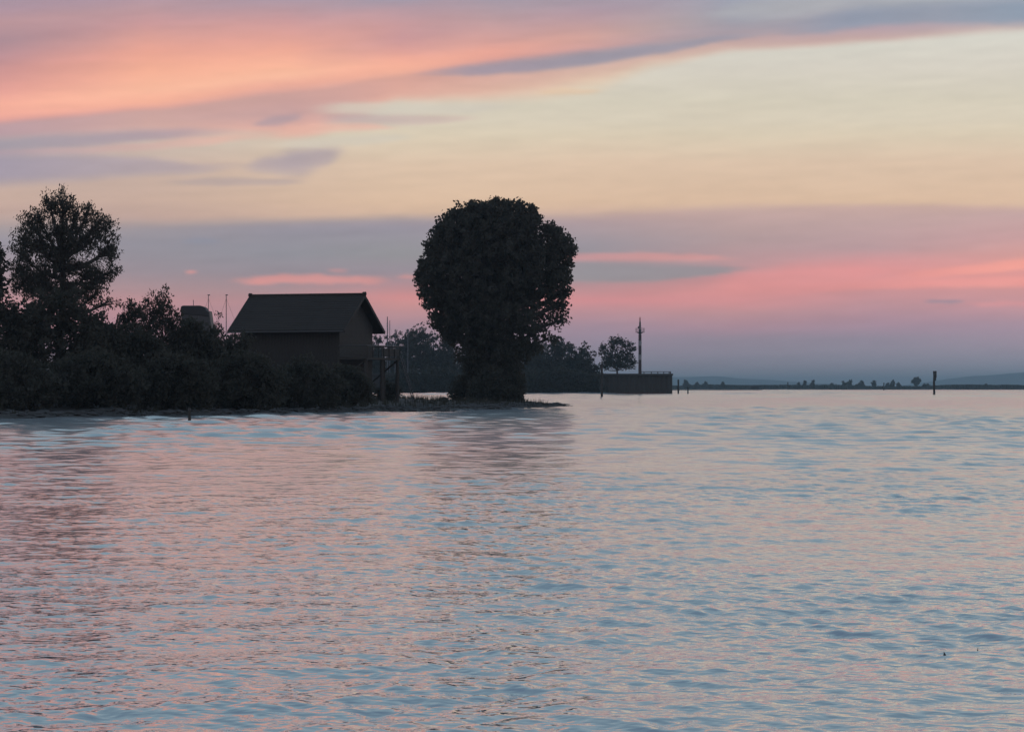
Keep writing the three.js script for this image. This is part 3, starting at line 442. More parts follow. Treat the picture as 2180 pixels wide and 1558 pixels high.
// ───────────────────────── boathouse ─────────────────────────
{
  const D = 257, ang = 0.375, half = 5.45, span = 4.2, eave = 6.55, ridge = 9.62, wl = 4.66, ws = 3.4;
  const base = land(-17.7, D);
  const t = thing('boathouse', 'large dark timber boathouse with a steep gable roof and side balcony', 'boathouse', [-17.7, base, -D], -ang);
  const e = eave - base, rg = ridge - base;
  const pitch = (rg - e) / span;
  const wallTop = rg - pitch * ws - 0.06;
  // walls as four slabs with gable tops
  const gable = () => { const s = new THREE.Shape(); s.moveTo(-ws, 0); s.lineTo(ws, 0); s.lineTo(ws, wallTop); s.lineTo(0, rg - 0.1); s.lineTo(-ws, wallTop); s.closePath(); return s; };
  const ge = new THREE.ExtrudeGeometry(gable(), { depth: 0.2, bevelEnabled: false });
  for (const s of [-1, 1]) { const g = ge.clone(); g.rotateY(Math.PI / 2); g.translate(s > 0 ? wl - 0.2 : -wl, 0, 0); const m = mesh('gable_wall', g, s > 0 ? M.panel : M.wallWood, t); if (s > 0) m.userData.label = 'paler right gable wall'; }
  for (const s of [-1, 1]) mesh('wall', box(wl * 2 - 0.4, wallTop, 0.2, 0, wallTop / 2, s * (ws - 0.1)), M.wallWood, t);
  // cladding boards proud of the front wall
  for (let k = 0; k < 30; k++) { const x = -wl + 0.2 + (k + 0.5) * (2 * wl - 0.4) / 30; mesh('board', box(0.27, wallTop - 0.3, 0.025, x, wallTop / 2 + 0.1, ws + 0.0125 + (k % 3) * 0.004), M.wallWood, t); }
  // roof: two slopes with rows of tiles
  const slope = Math.hypot(span, rg - e), a = Math.atan2(rg - e, span);
  for (const s of [-1, 1]) {
    const g = box(half * 2, 0.16, slope + 0.08); g.rotateX(s * a); g.translate(0, (rg + e) / 2 - 0.02, s * span / 2);
    const roof = mesh('roof', g, M.tile, t);
    for (let k = 0; k < 15; k++) { const f = (k + 0.5) / 15, c = box(half * 2 - 0.06, 0.035, slope / 15 + 0.05); c.rotateX(s * (a - 0.06)); c.translate(0, lerp(rg, e, f) + 0.085, s * span * f); mesh('tile_course', c, M.tile, roof); }
    for (const q of [-1, 1]) { const v = box(0.05, 0.26, slope + 0.12); v.rotateX(s * a); v.translate(q * (half + 0.026), (rg + e) / 2 - 0.04, s * span / 2); mesh('verge_board', v, M.timber, roof); }
    mesh('gutter', bar([-half, e - 0.08, s * (span + 0.09)], [half, e - 0.08, s * (span + 0.09)], 0.07), M.steel, roof);
  }
  mesh('ridge_cap', bar([-half - 0.08, rg + 0.1, 0], [half + 0.08, rg + 0.1, 0], 0.13, 8), M.tile, t);
  for (const q of [-1, 1]) mesh('ridge_finial', bar([q * (half - 0.15), rg + 0.14, 0], [q * (half + 0.12), rg + 0.16, 0], 0.17, 8), M.tile, t);
  // balcony along the right gable
  const fy = 4.18 - base, out = 2.6;
  const balc = mesh('balcony_floor', box(out, 0.16, ws * 2 + 0.3, wl + out / 2 + 0.004, fy, 0), M.timber, t);
  for (let k = 0; k < 9; k++) mesh('deck_plank', box(out - 0.06, 0.035, 0.68, wl + out / 2 + 0.01, fy + 0.1, -ws + 0.2 + k * 0.8), M.timber, balc);
  mesh('handrail', bar([wl + out, fy + 1.1, -ws - 0.1], [wl + out, fy + 1.1, ws + 0.1], 0.05), M.steel, t);
  for (const s of [-1, 1]) mesh('handrail', bar([wl, fy + 1.1, s * (ws + 0.1)], [wl + out, fy + 1.1, s * (ws + 0.1)], 0.05), M.steel, t);
  for (let k = 0; k <= 6; k++) mesh('railing_post', bar([wl + out, fy + 0.08, -ws - 0.05 + k * (ws * 2 + 0.1) / 6], [wl + out, fy + 1.1, -ws - 0.05 + k * (ws * 2 + 0.1) / 6], 0.04), M.timber, t);
  mesh('railing_panel', box(0.03, 0.7, ws * 1.1, wl + out - 0.06, fy + 0.55, -ws * 0.45), M.panel, t);
  for (const [px, pz] of [[wl + out - 0.2, -ws + 0.1], [wl + out - 0.2, 0], [wl + out - 0.2, ws - 0.1], [wl + 1.1, -ws + 0.1]]) mesh('stilt', bar([px, -1.2, pz], [px, fy - 0.08, pz], 0.15, 8), M.pile, t);
  for (const s of [-1, 1]) { mesh('brace', bar([wl + 0.1, fy - 1.9, s * (ws - 0.1)], [wl + out - 0.25, fy - 0.15, s * (ws - 0.1)], 0.08), M.timber, t); }
  // two big doors under the balcony, a small window above
  for (const s of [-1, 1]) { const d = mesh('door', box(0.08, 2.5, 1.9, wl + 0.042, 1.45, s * 1.05), M.panel, t); for (let k = 0; k < 4; k++) mesh('door_board', box(0.03, 2.4, 0.44, wl + 0.1, 1.45, s * 1.05 - 0.7 + k * 0.465), M.panel, d); }
  mesh('foundation', box(wl * 2 + 0.16, 1.3, ws * 2 + 0.16, 0, -0.45, 0), M.concrete, t);
  // ladder leaning on the balcony
  const lad = thing('ladder', 'thin ladder leaning against the right side of the boathouse balcony', 'ladder', [-17.7 + Math.cos(ang) * (wl + out) + Math.sin(ang) * ws, base, -D + Math.sin(ang) * (wl + out) - Math.cos(ang) * ws], -ang);
  for (const s of [-0.22, 0.22]) mesh('rail', bar([1.35, -0.5, s], [0.07, fy + 0.35, s], 0.045), M.steel, lad);
  for (let k = 0; k < 12; k++) { const f = (k + 0.6) / 12.5, x = lerp(1.35, 0.07, f), y = lerp(-0.5, fy + 0.35, f); mesh('rung', bar([x, y, -0.22], [x, y, 0.22], 0.02), M.steel, lad); }
}

// ───────────────────────── boats behind the bank ─────────────────────────
{ // motor boat laid up behind the shrubs, only its canvas top shows
  const k = 0.034, d = 216, t = thing('motor_boat', 'motor boat with dark canvas top showing above the shrubs left of the boathouse', 'boat', [(416 - 1090) * k, land(-23, d) + 0, -d]);
  const y = (py) => 1.7 + (826 - py) * k - t.position.y;
  const hullS = new THREE.Shape(); hullS.moveTo(-3.1, 0.5); hullS.lineTo(1.2, 0.5); hullS.quadraticCurveTo(2.0, 1.2, 2.3, 2.3); hullS.lineTo(-3.1, 2.3); hullS.closePath();
  const hg = new THREE.ExtrudeGeometry(hullS, { depth: 1.7, bevelEnabled: true, bevelSize: 0.25, bevelThickness: 0.3, bevelSegments: 2 }); hg.translate(0, 1.0, -0.85); mesh('hull', hg, M.hull, t);
  for (const x of [-2, 1.6]) mesh('cradle', box(0.2, 1.6, 1.6, x, 0.5, 0), M.timber, t);
  const cab = new THREE.Shape(); cab.moveTo(-0.98, 3.1); cab.lineTo(1.5, 3.1); cab.lineTo(1.02, y(664)); cab.lineTo(-0.92, y(666)); cab.closePath();
  const cg = new THREE.ExtrudeGeometry(cab, { depth: 1.7, bevelEnabled: true, bevelSize: 0.05, bevelThickness: 0.1, bevelSegments: 1 }); cg.translate(0, 0, -0.85); mesh('cabin', cg, M.hull, t);
  const top = new THREE.Shape(); top.moveTo(-0.98, y(668)); top.lineTo(-0.98, y(655)); top.quadraticCurveTo(-0.95, y(652), -0.8, y(652)); top.lineTo(0.35, y(652)); top.quadraticCurveTo(0.75, y(654), 0.8, y(662)); top.quadraticCurveTo(1.02, y(664), 1.02, y(674)); top.lineTo(0.7, y(672)); top.closePath();
  const tg = new THREE.ExtrudeGeometry(top, { depth: 1.8, bevelEnabled: true, bevelSize: 0.04, bevelThickness: 0.1, bevelSegments: 2 }); tg.translate(0, 0, -0.9); mesh('canvas_top', tg, M.canvas, t);
  mesh('antenna', bar([-0.2, y(652), 0], [-0.2, y(638), 0], 0.022), M.mast, t);
}
function sailBoat(label, px, topPy, d, r = 0.07, spread = 0, base = 0) {
  const k = d / UNIT, x = (px - 1090) * k, H = 1.7 + (826 - topPy) * k - base, t = thing('sailing_boat', label, 'boat', [x, base, -d], 0.5, 'laid-up sailing boats showing only their masts');
  const s = new THREE.Shape(); s.moveTo(-3.2, 0.9); s.lineTo(-3, -0.2); s.quadraticCurveTo(0, -0.6, 3.2, 0.2); s.lineTo(4, 1.1); s.closePath();
  const g = new THREE.ExtrudeGeometry(s, { depth: 1.2, bevelEnabled: true, bevelSize: 0.2, bevelThickness: 0.5, bevelSegments: 3 }); g.translate(0, 0, -0.6); mesh('hull', g, M.hull, t);
  mesh('mast', rod([V(0, 0.8, 0), V(0, H, 0)], r, r * 0.6, 7), M.mast, t);
  mesh('boom', bar([0, 2.1, 0], [-2.8, 2.2, 0], 0.06), M.mast, t);
  if (spread) mesh('spreader', bar([-spread, H * 0.72, spread * 0.5], [spread, H * 0.72, -spread * 0.5], 0.03), M.mast, t);
  for (const q of [-3, 3.6]) mesh('stay', bar([q, 1.0, 0], [0, H * 0.97, 0], 0.012, 4), M.mast, t);
  mesh('wind_vane', box(0.24, 0.1, 0.06, 0.04, H + 0.05, 0), M.mast, t);
}
sailBoat('bare sailing boat mast behind the feathery bush beside the canvas-topped boat', 443, 629, 300, 0.05, 0, 1.2);
sailBoat('tall thin mast with a knob on top left of the boathouse roof', 481, 629, 300, 0.06, 0, 1.2);
sailBoat('thicker of the two masts close to the right end of the boathouse roof', 824.5, 675, 800, 0.2, 1, 2.6);
sailBoat('thinner, lower mast right beside the thick mast by the boathouse', 829.5, 683, 806, 0.13, 0, 2.6);
sailBoat('short mast second right of the boathouse roof, before the distant trees', 841, 702, 812, 0.17, 0.8, 2.6);
sailBoat('short mast standing alone between the boathouse and the great tree', 868, 704, 818, 0.17, 0, 2.6);

// ───────────────────────── harbour wall, light tower, piles ─────────────────────────
{
  const d = 770, k = d / UNIT, X = (px) => (px - 1090) * k, Y = (py) => 1.7 + (826 - py) * k;
  const xr = X(1432), xl = X(700), top = Y(799), w = thing('harbour_wall', 'long dark sheet-pile harbour wall running out to a squared head', 'wall', [0, 0, -d]);
  // sheet piling: a trapezoid profile run along the front and round the head
  const prof = new THREE.Shape(); let x = xl; const depth = 13; prof.moveTo(xl, -depth); prof.lineTo(xl, 0);
  while (x < xr - 1.4) { prof.lineTo(x + 0.35, 0); prof.lineTo(x + 0.5, 0.14); prof.lineTo(x + 1.0, 0.14); prof.lineTo(x + 1.15, 0); x += 1.3; }
  prof.lineTo(xr - 0.6, 0); prof.quadraticCurveTo(xr, 0, xr, -0.7); prof.lineTo(xr, -depth); prof.closePath();
  const g = new THREE.ExtrudeGeometry(prof, { depth: top + 1.4, bevelEnabled: false }); g.rotateX(-Math.PI / 2); g.scale(1, 1, -1); 
  // keep the winding right after the mirror
  { const p = g.attributes.position; for (let i = 0; i < p.count; i += 3) { const a = [p.getX(i + 1), p.getY(i + 1), p.getZ(i + 1)]; p.setXYZ(i + 1, p.getX(i + 2), p.getY(i + 2), p.getZ(i + 2)); p.setXYZ(i + 2, ...a); } g.computeVertexNormals(); }
  g.translate(0, -1.2, 0); g.scale(1, 1, 1); mesh('sheet_piling', g, M.sheetPile, w);
  const cap = new THREE.Shape(); cap.moveTo(xl, -0.6); cap.lineTo(xr - 0.5, -0.6); cap.quadraticCurveTo(xr + 0.12, -0.5, xr + 0.12, 0.1); cap.lineTo(xr + 0.12, depth); cap.lineTo(xl, depth); cap.closePath();
  const cg = new THREE.ExtrudeGeometry(cap, { depth: 0.4, bevelEnabled: true, bevelSize: 0.05, bevelThickness: 0.05, bevelSegments: 1 }); cg.rotateX(Math.PI / 2); cg.scale(1, 1, -1); { const p = cg.attributes.position; for (let i = 0; i < p.count; i += 3) { const a = [p.getX(i + 1), p.getY(i + 1), p.getZ(i + 1)]; p.setXYZ(i + 1, p.getX(i + 2), p.getY(i + 2), p.getZ(i + 2)); p.setXYZ(i + 2, ...a); } cg.computeVertexNormals(); }
  cg.translate(0, top + 0.4, 0); mesh('coping', cg, M.concrete, w);
  const wale = box(xr - xl - 2, 0.3, 0.2, (xl + xr) / 2 - 0.6, 0.35, 0.25); mesh('waling', wale, grained(33, [0.1, 0.055, 0.045], 0.4), w);
  const deckY = top + 0.46;
  // railing on the head
  const rl = thing('railing', 'thin metal railing on the head of the harbour wall right of the light tower', 'railing', [0, deckY, -d + 0.1 - 0.5]);
  const px = [1371.5, 1387, 1401, 1413.5, 1428.3], ry = Y(791.2) - deckY;
  mesh('top_rail', bar([X(1366), ry, 0], [X(1428.5), ry, 0], 0.08), M.steel, rl); mesh('mid_rail', bar([X(1366), ry * 0.52, 0], [X(1428.5), ry * 0.52, 0], 0.025), M.steel, rl);
  for (const p of px) mesh('post', bar([X(p), -0.05, 0], [X(p), ry, 0], 0.11), M.steel, rl);
  mesh('top_rail', bar([X(1428.3), ry, 0], [X(1428.3), ry, -9], 0.06), M.steel, rl); for (const z of [-3, -6, -9]) mesh('post', bar([X(1428.3), -0.05, z], [X(1428.3), ry, z], 0.06), M.steel, rl);
  // light tower
  const t = thing('light_tower', 'slender dark and white banded harbour light tower with a small platform', 'tower', [X(1364.2), deckY, -d - 4]);
  const kk = (d + 4) / UNIT, yy = (py) => 1.7 + (826 - py) * kk - deckY, R = 3.45 * kk;
  const seg = (name, y0, y1, m, r0 = R, r1 = R) => { const c = new THREE.CylinderGeometry(r1, r0, y1 - y0, 20); c.translate(0, (y0 + y1) / 2, 0); return mesh(name, c, m, t); };
  const col = seg('column', -0.05, yy(713), M.redPaint, R, R * 0.93);
  for (const [a, b] of [[766, 755], [736, 725.5]]) { const c = new THREE.CylinderGeometry(R + 0.012, R + 0.016, yy(b) - yy(a), 20); c.translate(0, (yy(a) + yy(b)) / 2, 0); mesh('white_band', c, M.whitePaint, col); }
  seg('lantern_room', yy(713), yy(701), M.hull, R * 0.9, R * 0.84);
  const pl = new THREE.CylinderGeometry(10 * kk, 4 * kk, 0.32, 20); pl.translate(0, yy(708), 0); const plat = mesh('platform', pl, M.steel, t);
  for (const h of [699, 703.2]) { const ring = new THREE.TorusGeometry(9.4 * kk, 0.035, 5, 28); ring.rotateX(Math.PI / 2); ring.translate(0, yy(h), 0); mesh('guard_rail', ring, M.steel, plat); }
  for (let q = 0; q < 8; q++) { const a = q / 8 * 6.2832, c = Math.cos(a) * 9.4 * kk, s = Math.sin(a) * 9.4 * kk; mesh('guard_post', bar([c, yy(708), s], [c, yy(698.5), s], 0.04), M.steel, plat); }
  for (let q = 0; q < 4; q++) { const a = q / 4 * 6.2832 + 0.4, c = Math.cos(a) * 2.6 * kk, s = Math.sin(a) * 2.6 * kk; mesh('tripod_leg', bar([c, yy(702), s], [c * 0.25, yy(682), s * 0.25], 0.075), M.steel, t); }
  mesh('side_lamp', box(0.42, 0.5, 0.42, -3 * kk, yy(697), 0.2), M.steel, t);
  const lamp = new THREE.CylinderGeometry(1.2 * kk, 1.35 * kk, 5.5 * kk, 12); lamp.translate(0, yy(679), 0); const lm = mesh('beacon', lamp, M.lampRed, t); mesh('beacon_tip', rod([V(0, yy(676.5), 0), V(0, yy(673.5), 0)], 0.06, 0.03, 6), M.steel, lm);
  for (const s of [-1, 1]) mesh('ladder_rail', bar([s * 0.2, 0, R + 0.12], [s * 0.2, yy(709), R + 0.12], 0.03), M.steel, t);
}
// the overgrown bank before the left part of the wall, and its tall bushes
{
  const n = 90, pos = [], idx = []; for (let i = 0; i <= n; i++) { const x = lerp(-50, 24, i / n), e = smooth(1, 0.93, i / n), w = 1.2 * noise(i / 4, 2); pos.push(x, -0.5, -760 - w, x, 0.35 * e + 0.12 * noise(i / 2, 7), -761.2 - w, x, 0.9 * e, -769.5); }
  for (let i = 0; i < n; i++) for (let r = 0; r < 2; r++) { const a = i * 3 + r, b = a + 3; idx.push(a, b, a + 1, b, b + 1, a + 1); }
  const g = new THREE.BufferGeometry(); g.setAttribute('position', new THREE.Float32BufferAttribute(pos, 3)); g.setIndex(idx); g.computeVertexNormals(); structure('overgrown_bank', g, plain(0.036, 0.029, 0.023));
}
const WALL_BUSHES = [[838, 'beside the boathouse balcony'], [866, 'straight below the lone short mast'], [896, 'midway from the lone mast to the great tree'], [928, 'next to the left side of the great tree'], [956, 'half hidden by the great tree'], [1112, 'next to the right side of the great tree'], [1140, 'second to the right of the great tree'], [1168, 'third to the right of the great tree'], [1197, 'fourth to the right of the great tree'], [1226, 'fifth to the right of the great tree'], [1254, 'just left of the tall mooring pile']];
for (const [k, [px, where]] of WALL_BUSHES.entries()) {
  const w = 3.1 + (k * 37 % 7) * 0.16, h = 5.6 + (k * 53 % 5) * 0.45;
  tree('wall_bush', 'tall dark bush before the harbour wall, ' + where, 'bush', [(px - 1090) * 765 / UNIT, 0.4, -765], { seed: 400 + k, shrub: true, trunk: [h * 0.6, 0.1], leafMat: M.leafFar, tips: 360, per: 8, clump: 0.45, leaf: 0.55, twigEvery: 10, lobes: [[0, h * 0.45, 0, w, h * 0.48, 1.8, 1], [-w * 0.45, h * 0.6, 0, w * 0.5, h * 0.34, 1.4, 1], [w * 0.45, h * 0.45, 0.4, w * 0.6, h * 0.4, 1.4, 1], [-w * 0.5, h * 0.15, 0.5, w * 0.6, h * 0.17, 1.4, 1], [w * 0.5, h * 0.15, 0.5, w * 0.6, h * 0.17, 1.4, 1]], group: 'bushes before the harbour wall' });
}
// ground behind the wall
{
  const nx = 60, nz = 16, pos = [], idx = []; for (let j = 0; j <= nz; j++) for (let i = 0; i <= nx; i++) { const x = -130 + 178 * i / nx, z = 778 + 130 * j / nz; const edge = Math.min(smooth(48, 30, x), smooth(908, 880, z)); pos.push(x, lerp(-1.5, 2.4 + 0.5 * fbm(x / 9, z / 9, 3), edge), -z); }
  for (let j = 0; j < nz; j++) for (let i = 0; i < nx; i++) { const a = j * (nx + 1) + i, b = a + 1, c = a + nx + 1; idx.push(a, b, c, b, c + 1, c); }
  const g = new THREE.BufferGeometry(); g.setAttribute('position', new THREE.Float32BufferAttribute(pos, 3)); g.setIndex(idx); g.computeVertexNormals(); structure('harbour_ground', g, plain(0.06, 0.065, 0.055));
}
// wooden piles in the water: rough tapered timber with a weathered head
function pile(label, px, top, foot, halfw, o = {}) {
  const d = o.d ?? 1.7 * UNIT / (foot - 826), k = d / UNIT, H = 1.7 + (826 - top) * k, R = halfw * k, r = rng(px), pts = [];
  for (let q = 0; q <= 7; q++) pts.push(V(Math.sin(q * 1.7 + px) * R * 0.1 + (o.lean ?? 0) * q / 7, -1.2 + (H + 1.2) * q / 7, Math.cos(q * 2.3) * R * 0.1));
  const t = thing('mooring_pile', label, 'pile', [(px - 1090) * k, 0, -d], 0, o.group ?? 'mooring piles standing in the water');
  const g = rod(pts, R, R * (o.taper ?? 0.92), 10); { const p = g.attributes.position; for (let i = 0; i < p.count; i++) { const f = 1 + 0.08 * noise(p.getX(i) * 9 + i, p.getY(i) * 2); p.setX(i, p.getX(i) * f); if (p.getY(i) > H - 0.05) p.setY(i, p.getY(i) + (r() - 0.5) * R * 0.5); } g.computeVertexNormals(); }
  mesh('timber', g, M.pile, t);
  const band = new THREE.CylinderGeometry(R * 1.06, R * 1.06, Math.min(0.25, H * 0.08), 12); band.translate(pts[6].x, H * 0.88, pts[6].z); mesh('iron_band', band, M.steel, t);
  if (o.extra) o.extra(t, k, H, R);
  return t;
}
pile('tall thick mooring pile before the harbour wall, left of the light tower', 1281.3, 776, 846.5, 2.6);
pile('mooring pile close to the right end of the harbour wall', 1444.5, 808, 840, 1.9);
pile('short low pile second right of the harbour wall head', 1465, 826, 839.5, 1.5, { extra: (t, k, H, R) => mesh('cap', box(R * 2.6, 0.2, R * 2.6, 0, H + 0.1, 0), M.steel, t) });
pile('tall isolated mooring pile with a board on its head, far right', 1989.6, 790, 842, 2.4, { extra: (t, k, H, R) => { mesh('side_board', box(0.3, 1.5, 0.3, R + 0.14, H - 0.72, 0), M.pile, t); mesh('bracket', box(0.2, 0.7, 0.24, R + 0.08, H - 1.82, 0), M.pile, t); } });
pile('far thin pile before the blue hill, nearest to the far low hut', 1678, 813.5, 830.6, 1.2);
pile('tiny far pile midway between the far low hut and the wooded point', 1780.5, 817, 829.4, 1.0);
pile('far thin pile before the wooded point, right of its broad clump', 1882.5, 815, 832, 1.3);
pile('tiny low far pile before the broad clump of the wooded point', 1834, 823, 829.3, 0.9);
// post by the left beach
pile('short dark post standing in the water just off the left beach', 402.5, 868, 897.5, 3.4, { d: 152 });

// ───────────────────────── stones and flotsam ─────────────────────────
function stone(label, x, d, w, h, dep, seed, name = 'stone', y = 0) {
  const g = new THREE.IcosahedronGeometry(0.5, 3), p = g.attributes.position;
  for (let i = 0; i < p.count; i++) { const a = p.getX(i), b = p.getY(i), c = p.getZ(i), f = 1 + 0.32 * fbm(a * 2.4 + seed, b * 2.4 + c * 3.1, 3); p.setXYZ(i, a * w * f, (b * f) * h * 1.4, c * dep * f); }
  g.computeVertexNormals(); return single(name, g, M.stone, label, 'stone', [x, y, -d], 0, 'stones along the water');
}
const onShore = (x, d) => Math.max(0, land(x, d));
stone('dark boulder at the water line below the boathouse', -12.7, 202, 0.55, 0.26, 0.5, 3);
stone('small dark stone in the shallows just right of the flat slab', -16.4, 186.5, 0.26, 0.14, 0.3, 4);
stone('long low flat slab at the water line right of the lone post', -17.1, 181.2, 3.4, 0.13, 1.8, 5, 'stone_slab');
stone('low stone touching the left side of the lone post', -19.9, 174.5, 0.7, 0.12, 0.6, 6);
stone('wide low dark stone at the far left of the beach edge', -27.2, 160, 1.1, 0.16, 0.8, 7);
stone('rounded boulder on the back edge of the spit left of the great tree', -7.4, 326, 1.1, 0.5, 0.9, 8, 'stone', onShore(-7.4, 326) + 0.1);
stone('small pointed stone on the back edge of the spit near the boathouse', -10.3, 330, 0.5, 0.42, 0.5, 9, 'stone', onShore(-10.3, 330) + 0.1);
stone('dark stone at the front edge of the spit, below the gap to the great tree', -6.3, 214.5, 0.8, 0.16, 0.6, 10);
stone('low stone in the water off the front edge of the spit', -8.4, 209, 0.4, 0.09, 0.4, 11);
stone('last small stone in the water off the tip of the spit', 5.0, 330, 0.5, 0.2, 0.4, 12);
stone('long low wet stone at the very tip of the spit', 4.6, 300, 2.2, 0.2, 0.8, 13);
stone('low stone in the shallows at the front of the spit tip', 3.4, 252, 1.3, 0.12, 0.8, 14);
stone('small stone beside the water at the foot of the great tree', 1.7, 277, 0.6, 0.2, 0.6, 15);
// two bits of flotsam in the near water
{
  const bit = (label, x, d, w, h, tilt) => { const t = thing('driftwood', label, 'driftwood', [x, 0, -d], 0.3, 'driftwood on the near water'); const g = new THREE.ConeGeometry(w, h * 1.5, 7, 3); const p = g.attributes.position; for (let i = 0; i < p.count; i++) p.setXYZ(i, p.getX(i) * (1 + 0.3 * noise(i, 3)) + tilt * (p.getY(i) / h), p.getY(i), p.getZ(i) * 0.6); g.translate(0, h * 0.35, 0); g.computeVertexNormals(); mesh('stub', g, M.driftwood, t); };
  bit('tiny dark slanted bit of driftwood on the near water, left of the two', 2.76, 19.0, 0.013, 0.02, -0.006);
  bit('tiny dark upright bit of driftwood on the near water, right of the two', 3.02, 19.3, 0.006, 0.026, 0.002);
}

// ───────────────────────── far shore ─────────────────────────
{
  const far = 2900, k = far / UNIT;
  // low land with a reed fringe
  const strip = (x0, x1, d, depth, h) => { const n = 160, pos = [], idx = []; for (let i = 0; i <= n; i++) { const x = lerp(x0, x1, i / n), e = smooth(0, 0.03, i / n) * smooth(1, 0.97, i / n), w = 14 * noise(i / 5, d); pos.push(x, -0.6, -d - w, x, (h * 0.6 + 0.3 * noise(i / 3, 4)) * e, -d - w - 12, x, h * e, -d - depth, x, -0.6, -d - depth - 20); } for (let i = 0; i < n; i++) for (let r = 0; r < 3; r++) { const a = i * 4 + r, b = a + 4; idx.push(a, b, a + 1, b, b + 1, a + 1); } const g = new THREE.BufferGeometry(); g.setAttribute('position', new THREE.Float32BufferAttribute(pos, 3)); g.setIndex(idx); g.computeVertexNormals(); return g; };
  structure('far_shore', strip(120, 740, far, 130, 1.8), plain(0.03, 0.03, 0.026));
  structure('far_spit', strip(100, 178, 2080, 40, 1.0), plain(0.03, 0.03, 0.027));
  // reeds and scrub along it: nobody could count them
  const r = rng(313), geo = []; 
  const pos = [], idx = []; let v = 0;
  for (let i = 0; i < 5200; i++) { const x = lerp(128, 715, r()), z = -far - 14 - 60 * r(), h = (2.2 + 1.6 * fbm(x / 40, 3, 3) + 1.4 * r()), w = 0.8 + 1.6 * r(), a = r() * 3.14, cx = Math.cos(a) * w, cz = Math.sin(a) * w; pos.push(x - cx, 0.4, z - cz, x + cx, 0.4, z + cz, x + cx * 0.5, 1.2 + h, z + cz * 0.5, x - cx * 0.5, 0.9 + h, z - cz * 0.5); idx.push(v, v + 1, v + 2, v, v + 2, v + 3); v += 4; }
  const g = new THREE.BufferGeometry(); g.setAttribute('position', new THREE.Float32BufferAttribute(pos, 3)); g.setIndex(idx); g.computeVertexNormals();
  const reeds = mesh(numbered('reed_belt'), g, M.reed); reeds.userData = { kind: 'stuff', label: 'low belt of reeds and scrub along the far shore', category: 'reeds' }; scene.add(reeds);
  // single far trees: [px, top, half width, shape, label]
  const list = [
    [1462, 809, 10, 0, 'far rounded tree just right of the harbour wall head'], [1483, 814, 5, 0, 'small far tree second right of the harbour wall head'], [1502, 814.5, 5.5, 0, 'small far tree third right of the harbour wall head'], [1539, 816, 2.5, 1, 'tiny far pointed tree before the left blue hill'],
    [1701, 815.5, 2.2, 1, 'tiny far pointed tree, left of two before the conical tree'], [1714, 813, 3, 1, 'small far pointed tree, right of two before the conical tree'], [1731.5, 810.5, 8, 1, 'far conical tree left of the wooded point'],
    [1772, 818, 5, 0, 'low far tree at the left end of the wooded point'], [1796, 813, 7, 0, 'far tree at the left shoulder of the broad clump'], [1810, 810.5, 11, 0, 'tallest far tree of the broad clump on the wooded point'], [1832, 812.5, 13, 0, 'far tree at the right of the broad clump on the wooded point'],
    [1862, 812.5, 8, 0, 'far rounded tree between the broad clump and the thin pile'], [1891, 815.5, 4, 0, 'small far tree right beside the thin pile'], [1902, 811.5, 8, 1, 'far conical tree right of the thin pile'], [1914, 818, 4, 0, 'low far tree at the foot of the conical tree right of the thin pile'],
    [1973, 814, 7, 0, 'far bushy tree between the lollipop tree and the isolated pile'], [2022, 820, 4, 0, 'low far bush right of the isolated pile'], [2100, 820.5, 5, 0, 'low far bush before the right blue hill'],
  ];
  list.forEach(([px, top, hw, shape, label], n) => {
    const d = far + 30, kk = d / UNIT, H = (828 - top) * kk, w = hw * kk, rr = rng(700 + n), lobes = [];
    for (let q = 0; q < 6; q++) { const f = rr(), s = shape ? 1 - f * 0.8 : 1 - f * f * 0.55; lobes.push([(rr() - 0.5) * w * 1.3 * s, H * (0.2 + 0.68 * f), (rr() - 0.5) * w, w * 0.5 * s, H * 0.2, w * 0.5 * s, 1]); }
    if (shape) lobes.push([0, H * 0.88, 0, w * 0.22, H * 0.14, w * 0.22]);
    tree('far_tree', label, 'tree', [(px - 1090) * kk, 1.4, -d], { seed: 900 + n, trunk: [H * 0.7, 0.3], leafMat: M.leafFar, tips: Math.round(60 + w * H * 0.8), per: 6, clump: 1.0, leaf: 1.7, lobes, twigEvery: 8, group: 'trees along the far shore' });
  });
  { const d = far + 20, kk = d / UNIT, L = (px, py, rx, ry) => [(px - 1951) * kk, (828 - py) * kk, 0, rx * kk, ry * kk, rx * kk, 1];
    tree('far_tree', 'far lollipop-shaped tree with a bare stem left of the isolated pile', 'tree', [(1951 - 1090) * kk, 1.0, -d], { seed: 990, trunk: [7.5, 0.55], leafMat: M.leafFar, tips: 240, per: 6, clump: 0.9, leaf: 1.5, twigEvery: 8, lobes: [L(1953, 808, 7, 4.2), L(1946, 812, 4.5, 4), L(1957, 811, 4, 4), L(1951, 816, 5, 3), L(1951, 820, 2.4, 2.4)], group: 'trees along the far shore' }); }
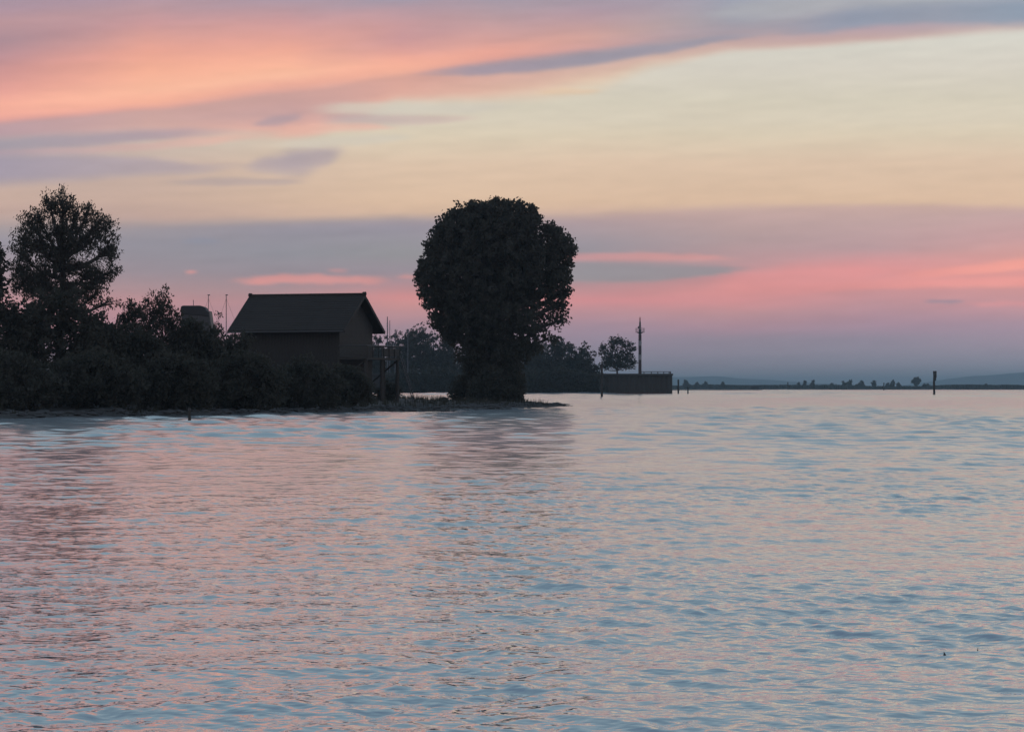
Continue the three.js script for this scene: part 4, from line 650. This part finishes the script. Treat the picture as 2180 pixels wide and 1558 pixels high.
  // the low hut on the far spit
  { const d = 2120, kk = d / UNIT, t = thing('far_hut', 'small low dark hut on the far spit, right of the harbour wall', 'hut', [(1608 - 1090) * kk, 0.35, -d]); mesh('wall', box(18 * kk, 2.3, 4, 0, 1.15, 0), M.timber, t); const rs = new THREE.Shape(); rs.moveTo(-2.5, 0); rs.lineTo(2.5, 0); rs.lineTo(0, 0.5); rs.closePath(); const rg = new THREE.ExtrudeGeometry(rs, { depth: 19.5 * kk, bevelEnabled: false }); rg.rotateY(Math.PI / 2); rg.translate(-9.75 * kk, 2.304, 0); mesh('roof', rg, M.tile, t); mesh('door', box(1.2, 1.9, 0.06, -1, 0.98, 2.032), M.panel, t); }
}
// blue hills beyond
{
  const hill = (d, x0, x1, f) => { const n = 140, m = 10, pos = [], idx = []; for (let j = 0; j <= m; j++) for (let i = 0; i <= n; i++) { const x = lerp(x0, x1, i / n), s = Math.sin(j / m * Math.PI), h = f(x / d * UNIT + 1090) * d / UNIT; pos.push(x, -2 + (h + 2 + 3 * fbm(x / 300, j * 0.4, 3)) * s, -d - j * 300 + (1 - s) * 40 * noise(i / 7, j)); } for (let j = 0; j < m; j++) for (let i = 0; i < n; i++) { const a = j * (n + 1) + i, b = a + 1, c = a + n + 1; idx.push(a, b, c, b, c + 1, c); } const g = new THREE.BufferGeometry(); g.setAttribute('position', new THREE.Float32BufferAttribute(pos, 3)); g.setIndex(idx); g.computeVertexNormals(); return g; };
  const D = 14000, X = (px) => (px - 1090) / UNIT * D;
  const f1 = curve([[700, 2], [1100, 8], [1300, 20], [1432, 25.5], [1470, 26.5], [1510, 27], [1545, 28.2], [1562, 29.5], [1580, 28], [1620, 23.5], [1680, 21], [1740, 17], [1820, 12], [1900, 6], [1980, 0]]);
  const f2 = curve([[1960, 1], [2020, 5], [2060, 12], [2100, 18], [2140, 24], [2180, 29], [2300, 38], [2600, 44], [2900, 20]]);
  structure('hills', hill(D, X(700), X(1980), f1), M.hill);
  structure('hills', hill(D + 400, X(1960), X(2900), f2), M.hill);
}
scene.traverse((o) => { if (o.isMesh) o.castShadow = o.receiveShadow = true; });
let triangles = 0; scene.traverse((o) => { if (o.isMesh && !o.isInstancedMesh) triangles += (o.geometry.index ? o.geometry.index.count : o.geometry.attributes.position.count) / 3; });
console.log('triangles', triangles);
renderer.render(scene, camera);
